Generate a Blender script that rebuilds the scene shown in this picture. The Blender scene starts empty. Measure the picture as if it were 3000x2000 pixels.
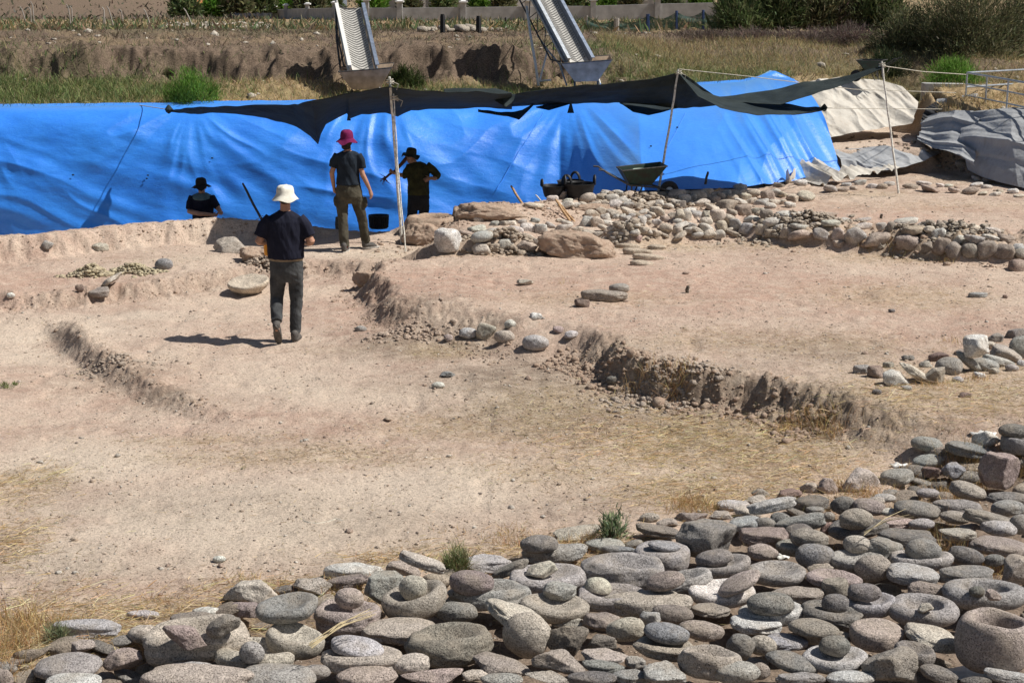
import bpy, bmesh, math, random
import numpy as np
from mathutils import Vector, Matrix
R=math.radians
random.seed(7); rng=np.random.default_rng(7)
scn=bpy.context.scene
# ------------------------------------------------------------------ camera
FPX=4592.0; PITCH=R(13.8); CH=4.3
cam=bpy.data.cameras.new('camera'); camo=bpy.data.objects.new('camera',cam)
scn.collection.objects.link(camo); scn.camera=camo
camo.location=(0,0,CH); camo.rotation_euler=(R(90)-PITCH,0,0)
cam.sensor_width=36; cam.lens=FPX/3000*36; cam.clip_start=0.1; cam.clip_end=3000
# ------------------------------------------------------------------ world, sun
SUN_EL=R(52); SDIR=Vector((0.995,-0.07,0)).normalized()   # towards the sun, horizontally
SUNV=Vector((SDIR.x*math.cos(SUN_EL),SDIR.y*math.cos(SUN_EL),math.sin(SUN_EL)))
w=bpy.data.worlds.new('World'); scn.world=w; w.use_nodes=True
nt=w.node_tree; bg=nt.nodes['Background']; bg.inputs[1].default_value=0.053
sky=nt.nodes.new('ShaderNodeTexSky'); sky.sky_type='NISHITA'; sky.sun_disc=False
sky.sun_elevation=SUN_EL; sky.sun_rotation=math.atan2(SDIR.x,SDIR.y)
sky.air_density=1.0; sky.dust_density=1.5
nt.links.new(sky.outputs[0],bg.inputs[0])
sl=bpy.data.lights.new('sun','SUN'); sl.energy=4.9; sl.angle=R(0.53); sl.color=(1.0,0.965,0.905)
so=bpy.data.objects.new('sun',sl); scn.collection.objects.link(so)
so.rotation_euler=SUNV.to_track_quat('Z','Y').to_euler()
scn.view_settings.view_transform='Standard'; scn.view_settings.look='None'
scn.view_settings.exposure=0.15; scn.view_settings.gamma=1.0
try: scn.view_settings.use_curve_mapping=False
except: pass
scn.render.engine='CYCLES'
scn.render.resolution_x=1024; scn.render.resolution_y=682
C=scn.collection
# ------------------------------------------------------------------ pixel rays (photo is 3000 x 2000)
cp,sp_=math.cos(PITCH),math.sin(PITCH)
def ray(u,v):
    x=(u-1500)/FPX; y=(v-1000)/FPX
    return np.array([x, cp-y*sp_, -sp_-y*cp])
def gz(u,v,z):
    d=ray(u,v); t=(z-CH)/d[2]; return np.array([d[0]*t,d[1]*t,z])
def gy(u,v,Y):
    d=ray(u,v); t=Y/d[1]; return np.array([d[0]*t,Y,CH+d[2]*t])
def proj(P):
    P=np.asarray(P,float); x=P[...,0]; y=P[...,1]; z=P[...,2]-CH
    dep=y*cp-z*sp_; upc=y*sp_+z*cp
    return np.stack([1500+FPX*x/dep, 1000-FPX*upc/dep],-1)
def depth(P): return P[1]*cp-(P[2]-CH)*sp_
def ppm(P): return FPX/depth(P)
# ------------------------------------------------------------------ noise
def _h(ix,iy,iz,s):
    n=(ix*374761393+iy*668265263+iz*2147483647+s*1274126177)&0xffffffff
    n=((n^(n>>13))*1274126177)&0xffffffff
    n=((n^(n>>16))*2246822519)&0xffffffff
    return ((n^(n>>15))&0xffff)/65535.0
def vnoise(x,y,z=None,s=0):
    x=np.asarray(x,float); y=np.asarray(y,float)
    if z is None: z=np.zeros_like(x)
    x,y,z=np.broadcast_arrays(x,y,z)
    xi=np.floor(x).astype(np.int64); yi=np.floor(y).astype(np.int64); zi=np.floor(z).astype(np.int64)
    fx=x-xi; fy=y-yi; fz=z-zi
    fx=fx*fx*(3-2*fx); fy=fy*fy*(3-2*fy); fz=fz*fz*(3-2*fz)
    r=0
    for a in (0,1):
        wa=fx if a else 1-fx
        for b in (0,1):
            wb=fy if b else 1-fy
            for c in (0,1):
                wc=fz if c else 1-fz
                r=r+_h(xi+a,yi+b,zi+c,s)*wa*wb*wc
    return r*2-1
def fbm(x,y,z=None,o=4,s=0,g=0.5):
    r=0;a=1.0;t=0;f=1.0
    for i in range(o):
        r=r+a*vnoise(np.asarray(x)*f,np.asarray(y)*f,None if z is None else np.asarray(z)*f,s+i*17); t+=a; a*=g; f*=2.03
    return r/t
def sst(x): x=np.clip(x,0,1); return x*x*(3-2*x)
# ------------------------------------------------------------------ mesh helpers
def link(o,parent=None):
    C.objects.link(o)
    if parent is not None: o.parent=parent
    return o
def mesh(name,V,F,mat=None,parent=None,smooth=True,loc=None):
    me=bpy.data.meshes.new(name)
    V=np.asarray(V,np.float32)
    if isinstance(F,np.ndarray):
        n,k=F.shape
        me.vertices.add(len(V)); me.vertices.foreach_set('co',V.ravel())
        me.loops.add(n*k); me.loops.foreach_set('vertex_index',F.astype(np.int32).ravel())
        me.polygons.add(n); me.polygons.foreach_set('loop_start',np.arange(0,n*k,k,dtype=np.int32))
        try: me.polygons.foreach_set('loop_total',np.full(n,k,np.int32))
        except Exception: pass
        me.update(calc_edges=True)
    else:
        me.from_pydata([tuple(map(float,v)) for v in V],[],F); me.update()
    if smooth: me.polygons.foreach_set('use_smooth',np.ones(len(me.polygons),bool))
    if mat is not None: me.materials.append(mat)
    o=bpy.data.objects.new(name,me)
    if loc is not None: o.location=loc
    return link(o,parent)
def tag(o,label=None,cat=None,group=None,kind=None):
    if label: o['label']=label
    if cat: o['category']=cat
    if group: o['group']=group
    if kind: o['kind']=kind
    return o
def thing(name,label,cat,loc=(0,0,0),rz=0,group=None):
    o=bpy.data.objects.new(name,None); o.location=loc; o.rotation_euler=(0,0,rz); o.empty_display_size=0.1
    link(o); return tag(o,label,cat,group)
class MB:
    def __init__(s): s.V=[];s.F=[];s.M=[];s.n=0
    def add(s,V,F,m=0):
        s.V+= [tuple(map(float,v)) for v in V]; s.F+=[tuple(int(i)+s.n for i in f) for f in F]; s.M+=[m]*len(F); s.n=len(s.V)
    def box(s,c,d,rot=None,m=0,taper=1.0,bev=0):
        x,y,z=[q/2 for q in d]; P=[]
        for sz,t in ((-1,1.0),(1,taper)):
            for sx,sy in ((-1,-1),(1,-1),(1,1),(-1,1)): P.append(Vector((sx*x*t,sy*y*t,sz*z)))
        if rot is not None: P=[rot@p for p in P]
        P=[p+Vector(c) for p in P]
        s.add(P,[(3,2,1,0),(4,5,6,7),(0,1,5,4),(1,2,6,5),(2,3,7,6),(3,0,4,7)],m)
    def beam(s,a,b,w,h,m=0):
        a=Vector(a);b=Vector(b);d=b-a;L=d.length
        q=d.to_track_quat('Y','Z').to_matrix()
        s.box((a+b)/2,(w,L,h),q,m)
    def tube(s,pts,rad,n=8,m=0,cap=True,sx=1.0):
        pts=[Vector(p) for p in pts]
        if not hasattr(rad,'__len__'): rad=[rad]*len(pts)
        V=[];F=[]; up=Vector((0,0,1))
        pd=None
        for i,p in enumerate(pts):
            d=(pts[min(i+1,len(pts)-1)]-pts[max(i-1,0)]).normalized()
            if pd is None:
                a=d.orthogonal().normalized() if abs(d.z)>.95 else d.cross(up).normalized()
            else:
                a=(a-d*a.dot(d)).normalized()
            pd=d; b=d.cross(a)
            for k in range(n):
                t=2*math.pi*k/n; V.append(p+a*math.cos(t)*rad[i]*sx+b*math.sin(t)*rad[i])
        for i in range(len(pts)-1):
            for k in range(n):
                k2=(k+1)%n; F.append((i*n+k,i*n+k2,(i+1)*n+k2,(i+1)*n+k))
        if cap: F.append(tuple(range(n-1,-1,-1))); F.append(tuple((len(pts)-1)*n+k for k in range(n)))
        s.add(V,F,m)
    def lathe(s,prof,c=(0,0,0),n=32,m=0,sx=1,sy=1,wob=0,seed=0,rot=None,lift=None):
        V=[];F=[]
        for r,z in prof:
            for k in range(n):
                t=2*math.pi*k/n; rr=r*(1+wob*math.sin(3*t+seed)+wob*.6*math.sin(5*t+seed*2))
                zz=z+(lift(r,t) if lift else 0)
                p=Vector((rr*math.cos(t)*sx,rr*math.sin(t)*sy,zz))
                if rot is not None: p=rot@p
                V.append(p+Vector(c))
        L=len(prof)
        for i in range(L-1):
            for k in range(n):
                k2=(k+1)%n; F.append((i*n+k,i*n+k2,(i+1)*n+k2,(i+1)*n+k))
        F.append(tuple(range(n-1,-1,-1))); F.append(tuple((L-1)*n+k for k in range(n)))
        s.add(V,F,m)
    def build(s,name,mat,parent=None,smooth=True,loc=None):
        me=bpy.data.meshes.new(name); me.from_pydata(s.V,[],s.F)
        mats=mat if isinstance(mat,(list,tuple)) else [mat]
        for q in mats: me.materials.append(q)
        if len(mats)>1: me.polygons.foreach_set('material_index',s.M)
        if smooth:
            me.polygons.foreach_set('use_smooth',[True]*len(me.polygons))
        me.update()
        o=bpy.data.objects.new(name,me)
        if smooth:
            try: me.set_sharp_from_angle(angle=R(40))
            except Exception: pass
        if loc is not None: o.location=loc
        return link(o,parent)
# ------------------------------------------------------------------ materials
class NG:
    def __init__(s,name):
        s.m=bpy.data.materials.new(name); s.m.use_nodes=True; s.t=s.m.node_tree
        s.b=s.t.nodes['Principled BSDF']; s.o=s.t.nodes['Material Output']
    def n(s,ty,**k):
        q=s.t.nodes.new(ty)
        for a,b in k.items(): setattr(q,a,b)
        return q
    def l(s,a,b): s.t.links.new(a,b)
    def coord(s,kind='Object'):
        if not hasattr(s,'_tc'): s._tc=s.n('ShaderNodeTexCoord')
        return s._tc.outputs[kind]
    def noise(s,scale,detail=4,rough=.55,vec=None,dist=0):
        q=s.n('ShaderNodeTexNoise'); q.inputs['Scale'].default_value=scale; q.inputs['Detail'].default_value=detail
        q.inputs['Roughness'].default_value=rough; q.inputs['Distortion'].default_value=dist
        s.l(vec if vec is not None else s.coord(),q.inputs['Vector']); return q.outputs['Fac']
    def vor(s,scale,vec=None,feat='F1'):
        q=s.n('ShaderNodeTexVoronoi',feature=feat); q.inputs['Scale'].default_value=scale
        s.l(vec if vec is not None else s.coord(),q.inputs['Vector']); return q.outputs['Distance']
    def ramp(s,fac,stops):
        q=s.n('ShaderNodeValToRGB'); e=q.color_ramp.elements
        while len(e)<len(stops): e.new(0.5)
        for i,(p,c) in enumerate(stops):
            e[i].position=p; e[i].color=(c,c,c,1) if not hasattr(c,'__len__') else (*c,1)
        s.l(fac,q.inputs[0]); return q.outputs[0]
    def mix(s,fac,a,b,mode='MIX'):
        q=s.n('ShaderNodeMix',data_type='RGBA',blend_type=mode)
        for sock,val in ((q.inputs[0],fac),(q.inputs[6],a),(q.inputs[7],b)):
            if isinstance(val,(int,float)): sock.default_value=val
            elif isinstance(val,tuple): sock.default_value=(*val,1)
            else: s.l(val,sock)
        return q.outputs[2]
    def math(s,op,a,b=0):
        q=s.n('ShaderNodeMath',operation=op)
        for sock,val in ((q.inputs[0],a),(q.inputs[1],b)):
            if isinstance(val,(int,float)): sock.default_value=val
            else: s.l(val,sock)
        return q.outputs[0]
    def scale(s,vec,v):
        q=s.n('ShaderNodeMapping'); q.inputs['Scale'].default_value=v; s.l(vec,q.inputs[0]); return q.outputs[0]
    def bump(s,h,strength=.5,dist=.01,prev=None):
        q=s.n('ShaderNodeBump'); q.inputs['Strength'].default_value=strength; q.inputs['Distance'].default_value=dist
        s.l(h,q.inputs['Height'])
        if prev is not None: s.l(prev,q.inputs['Normal'])
        return q.outputs[0]
    def fin(s,col=None,rough=.9,nrm=None,spec=.3,metal=0):
        if col is not None:
            if isinstance(col,tuple): s.b.inputs['Base Color'].default_value=(*col,1)
            else: s.l(col,s.b.inputs['Base Color'])
        s.b.inputs['Roughness'].default_value=rough; s.b.inputs['Specular IOR Level'].default_value=spec
        s.b.inputs['Metallic'].default_value=metal
        if nrm is not None: s.l(nrm,s.b.inputs['Normal'])
        return s.m
def simple(name,col,rough=.7,var=.25,sc=20,bs=.2,bd=.004,spec=.3,metal=0,col2=None):
    g=NG(name); n=g.noise(sc,5)
    c2=col2 or tuple(c*(1-var*1.6) for c in col); c1=tuple(min(1,c*(1+var)) for c in col)
    c=g.mix(g.ramp(n,[(.3,0),(.7,1)]),c2,c1)
    return g.fin(c,rough,g.bump(g.noise(sc*4,4),bs,bd),spec,metal)
def stone_mat(name,dustc,pit=1.0,stain=None,stf=.5):
    g=NG(name); oi=g.n('ShaderNodeObjectInfo')
    va=g.n('ShaderNodeVectorMath',operation='ADD'); sc=g.n('ShaderNodeVectorMath',operation='SCALE')
    cmb=g.n('ShaderNodeCombineXYZ'); g.l(oi.outputs['Random'],cmb.inputs[0]); g.l(oi.outputs['Random'],cmb.inputs[2])
    g.l(cmb.outputs[0],sc.inputs[0]); sc.inputs['Scale'].default_value=37.0
    g.l(g.coord(),va.inputs[0]); g.l(sc.outputs[0],va.inputs[1]); v=va.outputs[0]
    big=g.noise(5,4,.6,v); fine=g.noise(90,5,.75,v); mid=g.noise(24,5,.65,v)
    col=oi.outputs['Color']
    c=g.mix(g.ramp(fine,[(.33,.38),(.50,.95),(.70,1.45)]),(0,0,0),col,'MIX')
    f=g.ramp(fine,[(.34,.34),(.5,.95),(.68,1.5)])
    c=g.mix(1.0,col,f,'MULTIPLY')
    c=g.mix(1.0,c,g.ramp(mid,[(.3,.72),(.7,1.25)]),'MULTIPLY')
    c=g.mix(g.math('MULTIPLY',g.ramp(big,[(.45,0),(.72,1)]),.55),c,dustc)
    if stain: c=g.mix(g.math('MULTIPLY',g.ramp(g.noise(7,5,.7,v,.6),[(.5,0),(.6,1)]),stf),c,stain)
    pits=g.ramp(g.vor(75,v),[(.12,0.0),(.34,1)])
    c=g.mix(1.0,c,g.ramp(pits,[(0,.5),(1,1.0)]),'MULTIPLY')
    nb=g.bump(mid,.7,.03); nb=g.bump(fine,.8*pit,.014,nb); nb=g.bump(pits,.7*pit,.01,nb)
    return g.fin(c,.92,nb,.25)
M={}
M['basalt']=stone_mat('basalt',(.42,.35,.27),1.0)
M['lime']=stone_mat('limestone',(.55,.46,.37),.6,(.19,.15,.12),.40)
def earth_mat(name,a,b,c,strength=1.0):
    g=NG(name); n=g.noise(3,6,.65); m=g.noise(22,6,.7); f=g.noise(110,4,.7)
    col=g.mix(g.ramp(n,[(.35,0),(.65,1)]),a,b); col=g.mix(g.ramp(m,[(.42,0),(.6,.8)]),col,c)
    nb=g.bump(m,.9*strength,.03); nb=g.bump(f,.6*strength,.01,nb)
    return g.fin(col,.97,nb,.1)
M['earth']=earth_mat('earth',(.47,.335,.25),(.40,.285,.215),(.52,.41,.31),1.3)
M['dark_earth']=earth_mat('dark_earth',(.06,.05,.045),(.09,.07,.06),(.12,.09,.07))
# ------------------------------------------------------------------ terrain
def sdist(X,Y,P,A=None):
    """signed distance to a polyline given left->right in world xy; positive = far (+Y) side. A: per-vertex attributes"""
    P=np.asarray(P,float); best=np.full(X.shape,1e9); sg=np.ones(X.shape); at=None if A is None else [np.zeros(X.shape) for _ in range(len(A[0]))]
    for i in range(len(P)-1):
        ax,ay=P[i]; bx,by=P[i+1]; dx,dy=bx-ax,by-ay; L=dx*dx+dy*dy
        t=((X-ax)*dx+(Y-ay)*dy)/L; tc=np.clip(t,0,1)
        qx=X-(ax+tc*dx); qy=Y-(ay+tc*dy); d=np.hypot(qx,qy)
        m=d<best-1e-9
        best=np.where(m,d,best); cr=dx*qy-dy*qx; sg=np.where(m,np.where(cr>=0,1.0,-1.0),sg)
        if A is not None:
            for k in range(len(at)): at[k]=np.where(m,A[i][k]*(1-tc)+A[i+1][k]*tc,at[k])
    return (best*sg,at) if A is not None else best*sg
def gsd(X,Y,P,A=None):
    """same, for a line that is a graph over x: robust sign"""
    r=sdist(X,Y,P,A); P=np.asarray(P); xs=np.maximum.accumulate(P[:,0]+np.arange(len(P))*1e-6)
    s_=np.where(Y>np.interp(X,xs,P[:,1]),1.0,-1.0)
    if A is None: return np.abs(r)*s_
    return np.abs(r[0])*s_,r[1]
def pz(L,z): return [tuple(gz(u,v,z)[:2]) for u,v in L]
# upper floor on the left
UF=pz([(-500,885),(-100,885),(150,882),(300,868),(480,848),(620,825),(760,806),(950,796),(1040,800)],.06)
# terrace edge: (u,v,softness,height)
TEp=[(1330,610,.5),(1290,690,.5),(1255,745,.7),(1180,775,.8),(1075,800,.4),(1050,835,.3),(1085,880,.55),(1095,930,.65),(1180,955,.7),(1270,965,.75),(1380,985,.75),
     (1440,1005,1.0),(1500,1012,1.0),(1600,1025,.9),(1700,1040,.6),(1770,1080,.22),(1880,1108,.2),(1960,1135,.22),(2070,1155,.26),(2180,1172,.3),
     (2290,1200,.5),(2400,1240,.6),(2560,1290,.8),(2800,1340,1.1),(3200,1400,1.4),(3800,1450,1.6)]
TE=[tuple(gz(a,b,.17)[:2]) for a,b,_ in TEp]; TEA=[(c,) for _,_,c in TEp]
TE=[(TE[0][0]+.3,80.0)]+TE; TEA=[TEA[0]]+TEA
# low bank on the left: runs from (200,960) to (720,1200)
LBp=[(150,915,.02),(190,945,.13),(240,990,.16),(330,1050,.11),(440,1110,.09),(560,1160,.06),(720,1205,.02)]
LB=[tuple(gz(a,b,.08)[:2]) for a,b,_ in LBp]; LBA=[(c,) for *_,c in LBp]
# trench edge (crest z, trench bottom z)
TRp=[(-900,725,.45,-1.1),(-200,703,.45,-1.1),(0,690,.46,-1.1),(120,682,.46,-1.1),(250,668,.46,-1.1),(400,652,.47,-1.1),(620,637,.47,-1.1),(720,640,.44,-1.05),(800,651,.36,-1.0),(960,668,.22,-.9),
     (1060,680,.12,-.8),(1180,676,.12,-.7),(1250,640,.40,-.65),(1330,640,.30,-.6),(1370,604,.55,-.5),(1450,592,.56,-.4),(1540,596,.5,-.3),(1640,580,.46,-.15),(1800,570,.45,0),(1950,566,.42,.1),(2120,548,.36,.2),(2400,535,.33,.3),(2700,520,.33,.33),(3400,500,.33,.33)]
TR=[tuple(gz(a,b,c)[:2]) for a,b,c,_ in TRp]; TRA=[(c,d) for _,_,c,d in TRp]
# rubble-wall footing: front foot line
WFp=[(1690,690,.0),(1760,712,.22),(1850,722,.26),(1960,712,.26),(2090,705,.24),(2170,700,.24),(2300,722,.24),(2440,735,.24),(2620,745,.26),(2800,768,.28),(3000,772,.28),(3400,785,.28)]
WF=[tuple(gz(a,b,.34)[:2]) for a,b,_ in WFp]; WFA=[(c,) for *_,c in WFp]
# section edge behind the trench (u,v,Y)
SEp=[(-1400,318,29.2),(0,318,29.2),(490,312,29.4),(1150,300,30.0),(1640,290,30.6),(2080,250,32.3),(2180,245,32.6),(2260,232,32.9),(2440,228,34.0),(2620,244,34.6),(2700,272,33.8),(2745,330,31.8),(2800,335,30.6),(2960,345,29.2),(3200,360,28.0),(3700,400,26.0)]
SE3=[gy(*p) for p in SEp]; SE=[tuple(p[:2]) for p in SE3]; SEA=[(p[2],) for p in SE3]
ZBY=[0,29,30.4,32.2,32.9,40,60,90,130,200,3000]; ZBZ=[1.5,1.5,1.74,1.86,2.45,2.45,1.52,.30,-.85,-3.2,-3.2]
ZRY=[0,29,33,40,60,90,130,200,3000]; ZRZ=[1.5,1.5,1.75,2.35,1.6,.35,-.85,-3.2,-3.2]
BTX=[-14,-5,-2,1,3,5,8]; BTZ=[-1.1,-1.1,-.8,-.55,0,.25,.33]
def hgt(X,Y,detail=True):
    X=np.asarray(X,float); Y=np.asarray(Y,float)
    shp=X.shape; X=X.ravel(); Y=Y.ravel()
    n1=fbm(X*.5,Y*.5,s=1,o=3); n2=fbm(X*2.2,Y*2.2,s=2,o=4); n3=fbm(X*8,Y*8,s=5,o=3)
    z=.05*n1+.022*n2+.008*fbm(X*5,Y*5,s=21,o=3)
    near=Y<45
    f=z.copy()
    d=gsd(X,Y,UF)+.12*n2
    uq=sst((1.0-X)/1.0); f+= .17*sst((d+.10+.05*n3)/.24)*uq; ue=np.exp(-(d/.22)**2)*uq
    d,at=sdist(X,Y,TE,TEA); n4=fbm(X*5.5,Y*5.5,s=77,o=4); d=d+.17*fbm(X*1.5,Y*1.5,s=71,o=3)+.035*n4
    T=.32*sst(d/np.maximum(at[0],.05)+.15)
    # left of the line's first segment the sign flips; limit to the right side
    f=np.where(T>0,np.maximum(f,z*0.6)+T*(1-.0*n1),f)
    edge=np.exp(-((d-.4*at[0])/.24)**2)*sst((1.15-at[0])/.7)
    d,at=gsd(X,Y,LB,LBA)
    f+=-at[0]*sst((-d+.04+.03*n3)/.26)*np.exp(-(np.clip(-d,0,9)/1.3)**2)*1.0
    f+= .45*at[0]*np.exp(-((d-.08)/.2)**2)
    ue=np.maximum(ue,np.exp(-(d/.2)**2)*sst(at[0]/.1))
    
    f+=edge*(.06*n4+.05*np.abs(fbm(X*11,Y*11,s=78,o=3)))
    edge=np.maximum(edge,ue*.7); n4=fbm(X*5.5,Y*5.5,s=77,o=4); f+=ue*(.05*n4+.03*n3)
    # mound on the terrace
    m=gz(1180,905,.35); f+=.10*np.exp(-(((X-m[0])/.9)**2+((Y-m[1])/.7)**2))
    # rubble wall footing
    d,at=gsd(X,Y,WF,WFA)
    f+=at[0]*sst((d+.05)/.30)*sst((1.25-d)/.35)*sst((X-gz(1720,700,.3)[0])/.4)*(1+.5*n3)
    # crest + trench
    d,at=gsd(X,Y,TR,TRA); d=d+.05*n3+.05*n2
    cr=at[0]; bt=np.interp(X,BTX,BTZ)
    lf=sst((gz(1240,640,.3)[0]-X)/.5+.5)     # 1 on the left: free-standing baulk
    wfr=.30*lf+.9*(1-lf)
    prof=sst((d+.18+wfr)/wfr)
    f2=f+(cr-f)*prof*np.where(cr>f,1,1)
    f2=f2-( .0)*lf
    k=sst((d-.02)/.28)
    f2=f2*(1-k)+bt*k
    f2+=.03*n3*np.exp(-((d+.2)/.4)**2)
    f=np.where(near,f2,f)
    # section face and land behind
    d=gsd(X,Y,SE)
    zt=np.interp(X,[p[0] for p in SE3[:12]],[p[2] for p in SE3[:12]]); zt=np.where((Y<33.0)&(X>6.8),np.interp(Y,[26,28,29.2,30.6,31.8,33.8],[1.5,1.45,1.4,1.5,1.5,1.75]),zt)
    zb0=np.interp(Y+.5*n1+.22*n2+.25*fbm(X*.9,Y*.9,s=17,o=4),ZBY,ZBZ); zb1=np.interp(Y+.5*n1,ZRY,ZRZ)
    rb=sst((X-gy(1780,200,31)[0])/2.5)
    zb=zb0*(1-rb)+zb1*rb
    q=sst(d/2.2)
    zback=zt*(1-q)+zb*q
    g=sst((d+.80)/.95)
    f=f*(1-g)+zback*g
    far=sst((Y-29)/3)
    f+=far*g*(.10*n1+.05*n2)*sst((60-Y)/20+1)
    face=np.exp(-((Y+.35*n1-32.6)/.5)**2)*(1-rb)*g
    f+=face*(.22*n2+.16*fbm(X*1.1,Y*3,s=18,o=3)+.10*fbm(X*4,Y*6,s=19,o=4))
    # brown hedge bank on the right
    # ledge of the covered pit at the right
    l0=gz(2440,505,.35); l1=gz(2760,505,.35)
    dl=Y-(l0[1]+(X-l0[0])*(l1[1]-l0[1])/(l1[0]-l0[0]))-.25
    f=np.where((Y<36),f+ .42*sst(dl/.3)*sst((X-l0[0]+.3)/.4)*sst((l1[0]+.2-X)/.4)*(1-g),f)
    # hill far left
    f+= 30*sst((Y-172)/110)*sst((-32-X-.12*(Y-172))/26)
    if detail:
        b=1-.6*sst((Y-30)/20)
        f+=(.006*n3+.0045*fbm(X*28,Y*28,s=9,o=3)-.022*np.clip(vnoise(X*4.2,Y*3.1,s=55)-.45,0,1)*2)*b
        r=fbm(X*.9,Y*.9,s=31,o=3)
        f+=.014*np.clip(fbm(X*14,Y*14,s=12,o=3)-.12,0,1)*sst(r*2+.6)
        rough=np.clip(T*0+edge,0,1)
        f+=rough*.085*np.abs(fbm(X*13,Y*13,s=14,o=4))+rough*.03*fbm(X*30,Y*30,s=16,o=2)
        f+=g*far*.07*fbm(X*7,Y*7,s=15,o=3)*sst((50-Y)/15)
    hgt.aux=(g.reshape(shp),edge.reshape(shp),rb.reshape(shp),T.reshape(shp))
    return f.reshape(shp)
# --- grid
ys=[5.0]
while ys[-1]<36: ys.append(ys[-1]+max(.013,.0021*ys[-1]*(1 if ys[-1]<20 else .8)))
while ys[-1]<900: ys.append(ys[-1]*1.012)
ys=np.array(ys); NX=880
ss=np.linspace(-1,1,NX); 
GX=ss[None,:]*(0.385*ys[:,None]+2.6); GX=np.where(ys[:,None]>60,GX*(1+.0*ys[:,None]),GX); GY=np.repeat(ys[:,None],NX,1)
GZ=hgt(GX,GY); gG,gE,gR,gT=hgt.aux
# fast lookup on the finished grid
def hq(X,Y):
    X=np.asarray(X,float); Y=np.asarray(Y,float)
    i=np.clip(np.searchsorted(ys,Y)-1,0,len(ys)-2); ty=np.clip((Y-ys[i])/(ys[i+1]-ys[i]),0,1)
    r=0
    for k,wt in ((i,1-ty),(i+1,ty)):
        s_=(X/(0.385*ys[k]+2.6)+1)/2*(NX-1); j=np.clip(np.floor(s_).astype(int),0,NX-2); tx=np.clip(s_-j,0,1)
        r=r+wt*(GZ[k,j]*(1-tx)+GZ[k,j+1]*tx)
    return r
def h1(x,y): return float(hq(x,y))
def hit(u,v,y0=7.0,y1=240.0,dz=0):
    d=ray(u,v); Y=y0*np.exp(np.linspace(0,math.log(y1/y0),1200)); t=Y/d[1]
    m=(CH+d[2]*t)<hq(d[0]*t,Y)+dz; i=int(np.argmax(m)) if m.any() else len(Y)-1; j=max(i-1,0); a,b=Y[j],Y[i]
    for _ in range(12):
        c=(a+b)/2; tt=c/d[1]
        if CH+d[2]*tt<h1(d[0]*tt,c)+dz: b=c
        else: a=c
    c=(a+b)/2; tt=c/d[1]; return np.array([d[0]*tt,c,CH+d[2]*tt])
nr=len(ys); idx=np.arange(nr*NX).reshape(nr,NX)
F=np.stack([idx[:-1,:-1].ravel(),idx[:-1,1:].ravel(),idx[1:,1:].ravel(),idx[1:,:-1].ravel()],1)
V=np.stack([GX.ravel(),GY.ravel(),GZ.ravel()],1)
# zone masks
def blob(X,Y,L,z=.1):
    r=np.zeros(X.shape)
    for u,v,du,dv,a in L:
        c=gz(u,v,z); e=gz(u+du,v,z); e2=gz(u,v-dv,z)
        r=np.maximum(r,a*np.exp(-((((X-c[0])/(e[0]-c[0]))**2+((Y-c[1])/(e2[1]-c[1]))**2)**1.3)))
    return r
STRAW=[(900,1300,420,32,.75),(640,1250,300,20,.5),(1350,1215,250,40,.8),(1650,1180,300,70,.9),(1950,1260,350,90,1.1),(2250,1300,300,100,1),(2100,1400,300,60,1),(1700,1330,300,60,.6),
 (2750,1230,350,70,1),(2950,1150,200,80,.8),(2650,1170,200,50,.6),(60,1400,130,60,1),(20,1560,120,80,.7),(500,1740,420,40,.9),(250,1800,330,50,1.2),(60,1850,150,150,1.2),(900,1680,330,35,.9),(1350,1590,300,40,.8),(1700,1560,300,50,.8),
 (2000,770,260,12,.9),(2300,770,300,14,.8),(2700,800,350,20,.9),(1500,790,250,12,.6),(1300,1010,120,18,.8),(2250,1060,400,40,.55),(2650,920,250,40,.7),(2750,640,400,20,.35),(480,780,150,14,.2),(1180,770,150,20,.3),(1050,1000,250,10,.2),(2500,600,200,15,.6),(2800,560,300,20,.6),(1750,930,300,25,.4)]
GREY=[(1500,1090,330,50,1.3),(1900,1180,380,60,1.5),(2150,1230,300,60,1.5),(1650,1180,350,60,1.1),(2350,1080,250,60,.7),(1230,1000,250,30,.9),(350,1060,180,40,.6),(500,1130,150,30,.5),(1250,950,150,30,.5),(600,1450,500,50,.35),(300,1620,300,60,.4),(1100,1500,500,60,.35),(1700,1450,300,50,.35),(900,1600,400,40,.3),(2400,1250,250,60,.5)]
PINK=[(2200,880,700,90,.8),(2500,1000,500,60,.7),(2600,700,400,60,.8),(350,1080,350,60,.55),(1250,890,330,60,1.2),(1650,900,300,40,.6),(100,840,300,30,.6),(900,1200,500,40,.3),(2700,660,400,30,.7),(1900,1000,400,40,.4)]
fx,fy=GX.ravel(),GY.ravel(); nearm=sst((31-fy)/2)
n1=fbm(fx*1.3,fy*1.3,s=41,o=4); n2=fbm(fx*5,fy*5,s=42,o=3)
mk=lambda L:np.clip(blob(fx,fy,L)+.25*n1*0+0,0,1)
def clampmask(L,base=0):
    b=blob(fx,fy,L)+base
    return np.clip(b*(1+.9*n1+.5*n2),0,1)*nearm
LIGHT=[(650,1480,600,110,1.2),(1150,1400,420,90,1.0),(250,1330,300,80,.8),(150,960,260,50,1.0),(750,1080,330,60,.7),(1350,1150,350,40,.6),(2350,1000,300,25,.8),(2100,830,350,30,.7),(400,900,300,14,.6),(1100,760,200,16,.8),(250,1600,320,60,1.0),(2700,700,300,18,.7)]
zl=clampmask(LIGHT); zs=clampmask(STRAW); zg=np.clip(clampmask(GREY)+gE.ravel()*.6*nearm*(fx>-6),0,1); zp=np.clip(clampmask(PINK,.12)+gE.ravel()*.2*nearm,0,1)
G2=gG.ravel(); R2=gR.ravel()
bank=np.clip(G2*np.exp(-((fy-32.9)/1.1)**2)*1.4*(1-R2),0,1)
top=G2*sst((fy-33)/2)
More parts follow.
